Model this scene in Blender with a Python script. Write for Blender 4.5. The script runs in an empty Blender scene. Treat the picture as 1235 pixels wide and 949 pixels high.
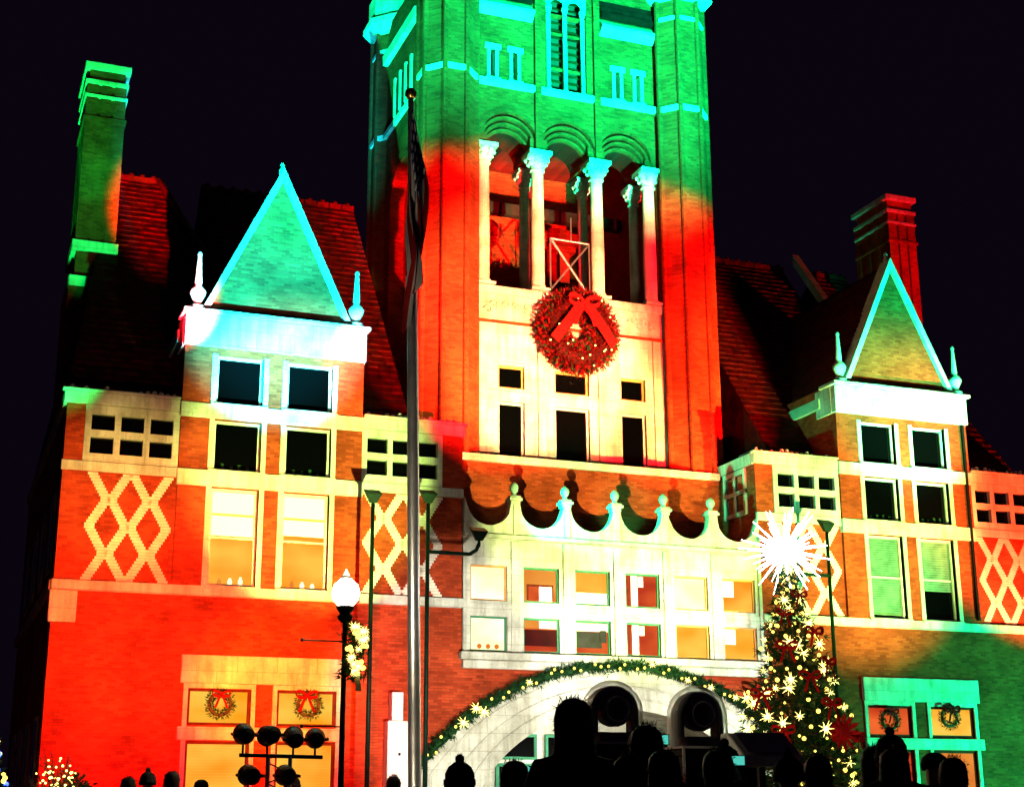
import bpy, bmesh, math, random
from mathutils import Vector, Matrix
random.seed(7)
S = bpy.context.scene
COL = S.collection
R = math.radians

# ---------------------------------------------------------------- camera
CAM = Vector((-17.85, -38.0, 1.25))
yaw, tilt, roll = R(21.155), R(15.70), R(-0.232)
fw = Vector((math.sin(yaw)*math.cos(tilt), math.cos(yaw)*math.cos(tilt), math.sin(tilt)))
rt = Vector((math.cos(yaw), -math.sin(yaw), 0)); up = rt.cross(fw)
r2 = rt*math.cos(roll) + up*math.sin(roll); u2 = up*math.cos(roll) - rt*math.sin(roll)
cd = bpy.data.cameras.new('camera'); cam = bpy.data.objects.new('camera', cd); COL.objects.link(cam)
m = Matrix((r2, u2, -fw)).transposed().to_4x4(); m.translation = CAM; cam.matrix_world = m
cd.sensor_width = 36; cd.lens = 36*1800/1235; cd.clip_end = 4000
S.camera = cam
# ---------------------------------------------------------------- night sky and exposure
W = bpy.data.worlds.new('World'); S.world = W; W.use_nodes = True
bgn = W.node_tree.nodes['Background']; bgn.inputs[0].default_value = (0.0028, 0.0013, 0.0042, 1); bgn.inputs[1].default_value = 1.0
S.view_settings.view_transform = 'Standard'; S.view_settings.look = 'None'
S.view_settings.exposure = 0.0; S.view_settings.gamma = 1.0; S.view_settings.use_curve_mapping = False
S.render.engine = 'CYCLES'
S.cycles.max_bounces = 4; S.cycles.diffuse_bounces = 2; S.cycles.glossy_bounces = 2; S.cycles.transmission_bounces = 2
S.cycles.sample_clamp_indirect = 3.0

# ================================================================ materials
def newmat(name):
    mt = bpy.data.materials.new(name); mt.use_nodes = True
    nt = mt.node_tree; b = nt.nodes['Principled BSDF']; b.inputs['Specular IOR Level'].default_value = .06
    return mt, nt, b
def N(nt, t, **kw):
    n = nt.nodes.new(t)
    for k, v in kw.items(): setattr(n, k, v)
    return n
def noise_col(nt, b, c1, c2, scale, detail=6, lo=.35, hi=.65, coord='Object', bump=0., bscale=None):
    tc = N(nt, 'ShaderNodeNewGeometry')
    nz = N(nt, 'ShaderNodeTexNoise'); nz.inputs['Scale'].default_value = scale; nz.inputs['Detail'].default_value = detail
    nt.links.new(tc.outputs['Position'], nz.inputs['Vector'])
    rp = N(nt, 'ShaderNodeValToRGB'); rp.color_ramp.elements[0].position = lo; rp.color_ramp.elements[1].position = hi
    rp.color_ramp.elements[0].color = (*c1, 1); rp.color_ramp.elements[1].color = (*c2, 1)
    nt.links.new(nz.outputs['Fac'], rp.inputs['Fac']); nt.links.new(rp.outputs['Color'], b.inputs['Base Color'])
    if bump:
        n2 = N(nt, 'ShaderNodeTexNoise'); n2.inputs['Scale'].default_value = bscale or scale*4; n2.inputs['Detail'].default_value = 8
        nt.links.new(tc.outputs['Position'], n2.inputs['Vector'])
        bp = N(nt, 'ShaderNodeBump'); bp.inputs['Strength'].default_value = bump; bp.inputs['Distance'].default_value = .02
        nt.links.new(n2.outputs['Fac'], bp.inputs['Height']); nt.links.new(bp.outputs['Normal'], b.inputs['Normal'])
def mat_noise(name, c1, c2, scale=2., rough=.8, bump=0., bscale=None, metal=0., lo=.35, hi=.65):
    mt, nt, b = newmat(name); b.inputs['Roughness'].default_value = rough; b.inputs['Metallic'].default_value = metal
    noise_col(nt, b, c1, c2, scale, bump=bump, bscale=bscale, lo=lo, hi=hi); return mt
def mat_emit(name, col, st, base=(.02,.02,.02)):
    mt, nt, b = newmat(name); b.inputs['Base Color'].default_value = (*base, 1)
    b.inputs['Emission Color'].default_value = (*col, 1); b.inputs['Emission Strength'].default_value = st
    return mt
def mat_brick(name, c1, c2, mo, bw=.215, bh=.074):
    mt, nt, b = newmat(name); b.inputs['Roughness'].default_value = .85
    g = N(nt, 'ShaderNodeNewGeometry'); sp = N(nt, 'ShaderNodeSeparateXYZ'); nt.links.new(g.outputs['Position'], sp.inputs[0])
    sn = N(nt, 'ShaderNodeSeparateXYZ'); nt.links.new(g.outputs['True Normal'], sn.inputs[0])
    ab = N(nt, 'ShaderNodeMath', operation='ABSOLUTE'); nt.links.new(sn.outputs['X'], ab.inputs[0])
    gt = N(nt, 'ShaderNodeMath', operation='GREATER_THAN'); nt.links.new(ab.outputs[0], gt.inputs[0]); gt.inputs[1].default_value = .75
    mx = N(nt, 'ShaderNodeMix', data_type='FLOAT'); nt.links.new(gt.outputs[0], mx.inputs[0])
    nt.links.new(sp.outputs['X'], mx.inputs[2]); nt.links.new(sp.outputs['Y'], mx.inputs[3])
    cb = N(nt, 'ShaderNodeCombineXYZ'); nt.links.new(mx.outputs[0], cb.inputs['X']); nt.links.new(sp.outputs['Z'], cb.inputs['Y'])
    # slight waviness so courses are not ruler straight
    nz0 = N(nt, 'ShaderNodeTexNoise'); nz0.inputs['Scale'].default_value = 1.7; nt.links.new(g.outputs['Position'], nz0.inputs['Vector'])
    vm = N(nt, 'ShaderNodeVectorMath', operation='MULTIPLY_ADD'); vm.inputs[1].default_value = (.02, .02, 0)
    nt.links.new(nz0.outputs['Color'], vm.inputs[0]); nt.links.new(cb.outputs[0], vm.inputs[2])
    br = N(nt, 'ShaderNodeTexBrick'); br.inputs['Scale'].default_value = 1
    br.inputs['Brick Width'].default_value = bw; br.inputs['Row Height'].default_value = bh
    br.inputs['Mortar Size'].default_value = .0075; br.inputs['Mortar Smooth'].default_value = .3; br.inputs['Bias'].default_value = -.1
    br.inputs['Color1'].default_value = (*c1, 1); br.inputs['Color2'].default_value = (*c2, 1); br.inputs['Mortar'].default_value = (*mo, 1)
    nt.links.new(vm.outputs[0], br.inputs['Vector'])
    nz = N(nt, 'ShaderNodeTexNoise'); nz.inputs['Scale'].default_value = .9; nz.inputs['Detail'].default_value = 8
    nt.links.new(g.outputs['Position'], nz.inputs['Vector'])
    rp = N(nt, 'ShaderNodeValToRGB'); rp.color_ramp.elements[0].position = .3; rp.color_ramp.elements[1].position = .72
    rp.color_ramp.elements[0].color = (.52, .50, .50, 1); rp.color_ramp.elements[1].color = (1.2, 1.2, 1.2, 1)
    nt.links.new(nz.outputs['Fac'], rp.inputs[0])
    ml = N(nt, 'ShaderNodeMix', data_type='RGBA', blend_type='MULTIPLY'); ml.inputs[0].default_value = 1
    nt.links.new(br.outputs['Color'], ml.inputs[6]); nt.links.new(rp.outputs[0], ml.inputs[7])
    nt.links.new(ml.outputs[2], b.inputs['Base Color'])
    bp = N(nt, 'ShaderNodeBump'); bp.inputs['Strength'].default_value = .9; bp.inputs['Distance'].default_value = .012; bp.invert = True
    nt.links.new(br.outputs['Fac'], bp.inputs['Height']); nt.links.new(bp.outputs['Normal'], b.inputs['Normal'])
    return mt
def mat_glow_pane(name, c1, c2, st, scale=(.5, .5, .9)):
    """lit room seen through glass: soft warm patches"""
    mt, nt, b = newmat(name); b.inputs['Base Color'].default_value = (.004, .003, .002, 1); b.inputs['Roughness'].default_value = .15
    g = N(nt, 'ShaderNodeNewGeometry'); mp = N(nt, 'ShaderNodeMapping'); mp.inputs['Scale'].default_value = scale
    nt.links.new(g.outputs['Position'], mp.inputs[0])
    nz = N(nt, 'ShaderNodeTexNoise'); nz.inputs['Scale'].default_value = 1.1; nz.inputs['Detail'].default_value = 2
    nt.links.new(mp.outputs[0], nz.inputs['Vector'])
    rp = N(nt, 'ShaderNodeValToRGB'); rp.color_ramp.elements[0].position = .38; rp.color_ramp.elements[1].position = .66
    rp.color_ramp.elements[0].color = (*c1, 1); rp.color_ramp.elements[1].color = (*c2, 1)
    nt.links.new(nz.outputs['Fac'], rp.inputs[0]); nt.links.new(rp.outputs[0], b.inputs['Emission Color'])
    b.inputs['Emission Strength'].default_value = st
    return mt

M = {}
M['brick'] = mat_brick('red_brick', (.50, .058, .018), (.27, .026, .009), (.24, .050, .018))
mt, nt, b = newmat('pale_limestone'); b.inputs['Roughness'].default_value = .85
g = N(nt, 'ShaderNodeNewGeometry'); cols = []
for sc_, lo_, hi_, dk in (((1.6, 1.6, 1.6), .32, .62, (.62, .61, .57)), ((7, 7, .55), .34, .58, (.74, .74, .70)), ((14, 14, 14), .30, .55, (.86, .86, .86))):
    mp = N(nt, 'ShaderNodeMapping'); mp.inputs['Scale'].default_value = sc_; nt.links.new(g.outputs['Position'], mp.inputs[0])
    nz = N(nt, 'ShaderNodeTexNoise'); nz.inputs['Scale'].default_value = 1; nz.inputs['Detail'].default_value = 7; nt.links.new(mp.outputs[0], nz.inputs['Vector'])
    rp = N(nt, 'ShaderNodeValToRGB'); rp.color_ramp.elements[0].position = lo_; rp.color_ramp.elements[1].position = hi_
    rp.color_ramp.elements[0].color = (*dk, 1); rp.color_ramp.elements[1].color = (1, 1, 1, 1); nt.links.new(nz.outputs['Fac'], rp.inputs[0]); cols.append(rp.outputs[0])
acc = None
for c_ in cols:
    mx = N(nt, 'ShaderNodeMix', data_type='RGBA', blend_type='MULTIPLY'); mx.inputs[0].default_value = 1
    if acc is None: mx.inputs[6].default_value = (.68, .65, .585, 1)
    else: nt.links.new(acc, mx.inputs[6])
    nt.links.new(c_, mx.inputs[7]); acc = mx.outputs[2]
sp = N(nt, 'ShaderNodeSeparateXYZ'); nt.links.new(g.outputs['Position'], sp.inputs[0]); ad_ = N(nt, 'ShaderNodeMath', operation='ADD'); nt.links.new(sp.outputs['X'], ad_.inputs[0]); nt.links.new(sp.outputs['Y'], ad_.inputs[1])
cb = N(nt, 'ShaderNodeCombineXYZ'); nt.links.new(ad_.outputs[0], cb.inputs['X']); nt.links.new(sp.outputs['Z'], cb.inputs['Y'])
br = N(nt, 'ShaderNodeTexBrick'); br.inputs['Scale'].default_value = 1; br.inputs['Brick Width'].default_value = 1.02; br.inputs['Row Height'].default_value = .47; br.inputs['Mortar Size'].default_value = .006
br.inputs['Color1'].default_value = (1, 1, 1, 1); br.inputs['Color2'].default_value = (.84, .84, .82, 1); br.inputs['Mortar'].default_value = (.45, .43, .40, 1); nt.links.new(cb.outputs[0], br.inputs['Vector'])
mx = N(nt, 'ShaderNodeMix', data_type='RGBA', blend_type='MULTIPLY'); mx.inputs[0].default_value = .8; nt.links.new(acc, mx.inputs[6]); nt.links.new(br.outputs['Color'], mx.inputs[7]); acc = mx.outputs[2]
nt.links.new(acc, b.inputs['Base Color'])
bpn = N(nt, 'ShaderNodeBump'); bpn.inputs['Strength'].default_value = .35; bpn.inputs['Distance'].default_value = .02; nt.links.new(nz.outputs['Fac'], bpn.inputs['Height']); nt.links.new(bpn.outputs['Normal'], b.inputs['Normal'])
M['stone'] = mt
M['white_brick'] = mat_noise('glazed_white_brick', (.60, .52, .42), (.76, .68, .57), 6, .55, .2, 22)
M['roof'] = mat_noise('red_clay_tile', (.016, .0012, .001), (.060, .003, .0025), 3.5, .6, .5, 14)
M['slate'] = mat_noise('dark_roof', (.03, .03, .035), (.07, .065, .07), 2, .6, .3, 9)
M['copper'] = mat_noise('verdigris_metal', (.20, .33, .27), (.30, .46, .38), 2, .55, .1, 12)
M['paint'] = mat_noise('painted_frame', (.46, .48, .42), (.56, .57, .50), 4, .5)
M['green_paint'] = mat_noise('dark_green_frame', (.03, .16, .08), (.05, .22, .12), 4, .5)
M['orange_paint'] = mat_noise('ochre_frame', (.50, .22, .07), (.58, .28, .09), 4, .5)
mt, nt, b = newmat('dark_glass'); b.inputs['Base Color'].default_value = (.0007, .0008, .0009, 1); b.inputs['Roughness'].default_value = .06; b.inputs['IOR'].default_value = 1.5; b.inputs['Specular IOR Level'].default_value = .5; M['glass'] = mt
M['inner_brick'] = mat_brick('redlit_belfry_brick', (.30, .008, .006), (.18, .005, .004), (.16, .010, .007))  # belfry brick, red light falling inside is put into its colour
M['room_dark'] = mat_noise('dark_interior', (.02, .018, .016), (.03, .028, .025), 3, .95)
M['lit_white'] = mat_glow_pane('lit_window_white', (1.0, .78, .34), (1.0, .92, .66), 1.7)
M['lit_amber'] = mat_glow_pane('lit_window_amber', (1.0, .27, .012), (1.0, .50, .06), 1.1)
M['lit_orange'] = mat_glow_pane('lit_window_orange', (.85, .20, .025), (1.0, .40, .06), .9)
M['lit_red'] = mat_glow_pane('lit_window_red', (.55, .03, .01), (1.0, .16, .03), .9)
M['lit_yellow'] = mat_glow_pane('lit_window_yellow', (1.0, .36, .01), (1.0, .62, .08), 1.0)
M['blind'] = mat_emit('backlit_blind', (1.0, .80, .48), .9, (.6, .55, .45))
M['blind_dark'] = mat_noise('white_slat', (.07, .13, .09), (.12, .20, .14), 3, .7)
M['furniture'] = mat_noise('wood_furniture', (.07, .006, .003), (.12, .012, .005), 4, .6)
M['dark_red'] = mat_noise('dark_red_furnishing', (.020, .0006, .0006), (.035, .001, .001), 3, .7)
M['black'] = mat_noise('black_metal', (.006, .006, .006), (.012, .012, .012), 8, .45)
M['dgreen'] = mat_noise('dark_green_metal', (.002, .008, .005), (.004, .015, .009), 6, .45)
M['steel'] = mat_noise('brushed_aluminium', (.42, .45, .50), (.58, .61, .66), 3, .32, metal=.9)
M['gold'] = mat_noise('gilt_metal', (.75, .45, .12), (.85, .58, .2), 6, .3, metal=1.)
M['needle'] = mat_noise('fir_needles', (.004, .020, .006), (.012, .050, .014), 9, .7)
M['bark'] = mat_noise('bark', (.06, .04, .025), (.11, .075, .05), 8, .9, .6, 30)
M['ribbon'] = mat_noise('red_ribbon', (.16, .0015, .002), (.28, .003, .004), 5, .9); M['ribbon'].node_tree.nodes['Principled BSDF'].inputs['Specular IOR Level'].default_value = .1
M['redleaf'] = mat_noise('red_tinsel', (.03, .0008, .001), (.20, .003, .004), 9, .5)
M['bulb'] = mat_emit('warm_bulb', (1.0, .70, .10), 3.2)
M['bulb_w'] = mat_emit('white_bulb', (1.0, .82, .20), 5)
M['bulb_b'] = mat_emit('blue_bulb', (.04, .09, 1.0), 7)
M['screen'] = mat_emit('phone_screen', (.10, .75, .60), .8)
M['star'] = mat_emit('star_flare_light', (1.0, .97, .88), 30)
M['globe'] = mat_emit('lamp_globe_glass', (1.0, .88, .62), 16, (.6, .6, .55))
M['lens_red'] = mat_emit('red_lens', (1, .05, .02), 6)
M['lens_green'] = mat_emit('green_lens', (.02, 1, .5), 6)
M['lens_warm'] = mat_emit('warm_lens', (1, .8, .5), 6)
M['asphalt'] = mat_noise('asphalt', (.035, .035, .037), (.065, .063, .06), 6, .85, .5, 60)
M['paving'] = mat_noise('concrete_paving', (.20, .19, .18), (.30, .29, .27), 2, .85, .3, 25)
M['skin'] = mat_noise('skin', (.42, .24, .17), (.50, .30, .21), 9, .55)
M['hair_d'] = mat_noise('dark_hair', (.012, .009, .007), (.03, .022, .016), 14, .6)
M['coat_k'] = mat_noise('black_coat', (.008, .008, .009), (.016, .016, .018), 7, .9)
M['coat_n'] = mat_noise('navy_coat', (.010, .012, .022), (.016, .02, .035), 7, .9)
M['coat_b'] = mat_noise('brown_coat', (.03, .018, .012), (.045, .03, .02), 7, .9)
M['knit'] = mat_noise('dark_knit', (.014, .013, .014), (.03, .028, .03), 30, .95, .5, 60)
M['white_metal'] = mat_noise('white_cabinet', (.62, .62, .60), (.74, .74, .72), 2, .45)
M['case'] = mat_noise('flight_case_panel', (.30, .32, .33), (.42, .44, .45), 3, .4)

# ================================================================ helpers
def link(name, me, mat, parent=None, smooth=False):
    if mat is not None: me.materials.append(M[mat] if isinstance(mat, str) else mat)
    if smooth:
        for p in me.polygons: p.use_smooth = True
    o = bpy.data.objects.new(name, me); COL.objects.link(o)
    if parent is not None: o.parent = parent
    return o
def again(o, parent, loc=(0,0,0), rot=(0,0,0), sc=(1,1,1), name=None):
    c = o.copy(); COL.objects.link(c); c.parent = parent
    c.location = loc; c.rotation_euler = rot; c.scale = sc
    if name: c.name = name
    return c
def tag(o, label=None, cat=None, group=None, kind=None):
    if label: o['label'] = label
    if cat: o['category'] = cat
    if group: o['group'] = group
    if kind: o['kind'] = kind
    return o
def empty(name, loc, label, cat, group=None, rz=0):
    o = bpy.data.objects.new(name, None); COL.objects.link(o); o.location = loc; o.rotation_euler = (0,0,rz)
    o.empty_display_size = .2
    return tag(o, label, cat, group)
class MB:
    def __init__(s): s.v = []; s.f = []
    def add(s, vs, fs):
        n = len(s.v); s.v += [tuple(p) for p in vs]; s.f += [tuple(i+n for i in f) for f in fs]; return s
    def box(s, x0, x1, y0, y1, z0, z1):
        if x0 > x1: x0, x1 = x1, x0
        if y0 > y1: y0, y1 = y1, y0
        return s.add([(x0,y0,z0),(x1,y0,z0),(x1,y1,z0),(x0,y1,z0),(x0,y0,z1),(x1,y0,z1),(x1,y1,z1),(x0,y1,z1)],
                     [(0,3,2,1),(4,5,6,7),(0,1,5,4),(1,2,6,5),(2,3,7,6),(3,0,4,7)])
    def quad(s, a, b, c, d): return s.add([a,b,c,d], [(0,1,2,3)])
    def tri(s, a, b, c): return s.add([a,b,c], [(0,1,2)])
    def bar(s, a, b, r0, r1=None, n=8, caps=True):
        a = Vector(a); b = Vector(b); r1 = r0 if r1 is None else r1
        d = (b-a).normalized(); t = Vector((0,0,1)) if abs(d.z) < .9 else Vector((1,0,0))
        u = d.cross(t).normalized(); w = d.cross(u)
        vs = []
        for p, r in ((a, r0), (b, r1)):
            for k in range(n):
                an = 2*math.pi*k/n; vs.append(p + u*math.cos(an)*r + w*math.sin(an)*r)
        fs = [(k, (k+1) % n, n+(k+1) % n, n+k) for k in range(n)]
        if caps: fs += [tuple(range(n-1, -1, -1)), tuple(range(n, 2*n))]
        return s.add(vs, fs)
    def lathe(s, c, prof, n=16, a0=0., closed=True):
        """prof: list of (r, z)"""
        c = Vector(c); vs = []
        for r, z in prof:
            for k in range(n):
                an = a0 + 2*math.pi*k/n; vs.append((c.x+r*math.cos(an), c.y+r*math.sin(an), c.z+z))
        fs = []
        for i in range(len(prof)-1):
            for k in range(n):
                fs.append((i*n+k, i*n+(k+1) % n, (i+1)*n+(k+1) % n, (i+1)*n+k))
        if closed:
            fs.append(tuple(range(n-1, -1, -1))); fs.append(tuple((len(prof)-1)*n+k for k in range(n)))
        return s.add(vs, fs)
    def ball(s, c, r, n=10, m_=6, sc=(1,1,1)):
        prof = [(max(1e-4, r*math.sin(math.pi*i/m_)), -r*math.cos(math.pi*i/m_)) for i in range(m_+1)]
        c = Vector(c); vs = []
        for rr, z in prof:
            for k in range(n):
                an = 2*math.pi*k/n; vs.append((c.x+rr*math.cos(an)*sc[0], c.y+rr*math.sin(an)*sc[1], c.z+z*sc[2]))
        fs = [(i*n+k, i*n+(k+1) % n, (i+1)*n+(k+1) % n, (i+1)*n+k) for i in range(m_) for k in range(n)]
        return s.add(vs, fs)
    def prism(s, poly, y0, y1):
        """poly in (x,z), counter-clockwise seen from the front (-y); extruded y0..y1"""
        n = len(poly); vs = [(x, y0, z) for x, z in poly] + [(x, y1, z) for x, z in poly]
        fs = [tuple(range(n)), tuple(range(2*n-1, n-1, -1))] + [(k, n+k, n+(k+1) % n, (k+1) % n) for k in range(n)]
        return s.add(vs, fs)
    def prism_x(s, poly, x0, x1):
        n = len(poly); vs = [(x0, y, z) for y, z in poly] + [(x1, y, z) for y, z in poly]
        fs = [tuple(range(n)), tuple(range(2*n-1, n-1, -1))] + [(k, n+k, n+(k+1) % n, (k+1) % n) for k in range(n)]
        return s.add(vs, fs)
    def mesh(s, name, fix=True, bevel=0.):
        me = bpy.data.meshes.new(name); me.from_pydata(s.v, [], s.f)
        if fix or bevel:
            bm = bmesh.new(); bm.from_mesh(me)
            if bevel:
                bmesh.ops.bevel(bm, geom=[e for e in bm.edges if e.calc_length() > bevel*3], offset=bevel, segments=1, affect='EDGES')
            bmesh.ops.recalc_face_normals(bm, faces=bm.faces); bm.to_mesh(me); bm.free()
        me.update(); return me
    def build(s, name, mat, parent=None, smooth=False, bevel=0., fix=True):
        return link(name, s.mesh(name, fix, bevel), mat, parent, smooth)
def bx(name, x0, x1, y0, y1, z0, z1, mat, parent, bevel=0.):
    return MB().box(x0, x1, y0, y1, z0, z1).build(name, mat, parent, bevel=bevel)
def wall_holes(mb, x0, x1, z0, z1, holes, y, depth):
    """front face at y with rectangular openings whose reveals run back by depth"""
    xs = sorted({x0, x1, *[h[0] for h in holes], *[h[1] for h in holes]}); zs = sorted({z0, z1, *[h[2] for h in holes], *[h[3] for h in holes]})
    xs = [x for x in xs if x0 <= x <= x1]; zs = [z for z in zs if z0 <= z <= z1]
    for i in range(len(xs)-1):
        for j in range(len(zs)-1):
            cx, cz = (xs[i]+xs[i+1])/2, (zs[j]+zs[j+1])/2
            if any(h[0] < cx < h[1] and h[2] < cz < h[3] for h in holes): continue
            mb.quad((xs[i], y, zs[j]), (xs[i+1], y, zs[j]), (xs[i+1], y, zs[j+1]), (xs[i], y, zs[j+1]))
    for a, b_, c, d in holes:
        mb.quad((a,y,c),(a,y+depth,c),(a,y+depth,d),(a,y,d)); mb.quad((b_,y,c),(b_,y,d),(b_,y+depth,d),(b_,y+depth,c))
        mb.quad((a,y,d),(a,y+depth,d),(b_,y+depth,d),(b_,y,d)); mb.quad((a,y,c),(b_,y,c),(b_,y+depth,c),(a,y+depth,c))
    return mb

def tiles(mb, xa0, xb0, xa1, xb1, y0, z0, y1, z1, w=.34):
    n = max(1, int(abs(xb0-xa0)/w)); st = random.random()*.5
    for i in range(-1, n+1):
        f0, f1 = max(0, (i+st)/n), min(1, (i+1+st)/n)
        if f1 <= f0: continue
        g = .012; h = .05+random.uniform(-.02, .025); j = random.uniform(-.012, .012)
        pa, pb = xa0+(xb0-xa0)*f0+g, xa0+(xb0-xa0)*f1-g; qa, qb = xa1+(xb1-xa1)*f0+g, xa1+(xb1-xa1)*f1-g
        mb.quad((pa, y0, z0+h+j), (pb, y0, z0+h-j), (qb, y1, z1+.012), (qa, y1, z1+.012))
        mb.quad((pa, y0, z0), (pb, y0, z0), (pb, y0, z0+h-j), (pa, y0, z0+h+j))
    mb.quad((min(xa0, xb0), y0, z0-.01), (max(xa0, xb0), y0, z0-.01), (max(xa1, xb1), y1, z1-.01), (min(xa1, xb1), y1, z1-.01))

# ================================================================ ground
tag(MB().quad((-900,-900,0),(900,-900,0),(900,900,0),(-900,900,0)).build('ground', 'asphalt'), kind='structure')
tag(MB().box(-40, 40, -9.0, 30, 0.0, .13).build('pavement', 'paving', bevel=.02), kind='structure')

# ================================================================ courthouse
CH = empty('courthouse', (0, 0, .13), 'red brick courthouse with tall central tower and two gabled wings lit red and green', 'courthouse')
CH.location = (0, 0, 0)
IN, OUT, PI_, PO, PC = 4.62, 15.2, 7.52, 12.36, 9.94   # |x| of wing edges, pavilion edges, pavilion centre

strip_me = {}
def strip_mesh(dx, dz, k=9):
    mb = MB(); h = dz/k
    for i in range(k):
        cx = dx*(i+.5)/k
        mb.box(cx-.125, cx+.125, -.016, .01, i*h+.004, (i+1)*h-.004)
    return mb.mesh('lattice_strip')

def window(x0, x1, z0, z1, y, pane, fr='paint', fw_=.055, sash=True, blind=None, name='window', rnd=None, parent=CH):
    """frame (part) with pane, sash bar and blind as sub-parts; y is the frame's front"""
    mb = MB(); d = .08
    mb.box(x0, x1, y, y+d, z1-fw_, z1); mb.box(x0, x1, y, y+d, z0, z0+fw_)
    mb.box(x0, x0+fw_, y, y+d, z0+fw_, z1-fw_); mb.box(x1-fw_, x1, y, y+d, z0+fw_, z1-fw_)
    w = mb.build(name, fr, parent)
    MB().box(x0+fw_-.01, x1-fw_+.01, y+.05, y+.06, z0+fw_-.01, z1-fw_+.01).build('pane', pane, w)
    if sash:
        zm = (z0+z1)/2
        bx('sash_bar', x0+fw_, x1-fw_, y+.012, y+.048, zm-.025, zm+.025, fr, w)
    if blind:
        zb, bm_ = blind
        mb = MB(); n = max(3, int((z1-fw_-zb)/.07)); h = (z1-fw_-zb)/n
        for i in range(n):
            mb.box(x0+fw_+.02, x1-fw_-.02, y+.022, y+.046, zb+i*h+.006, zb+(i+1)*h-.004)
        mb.build('blind', bm_, w)
    return w

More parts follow.
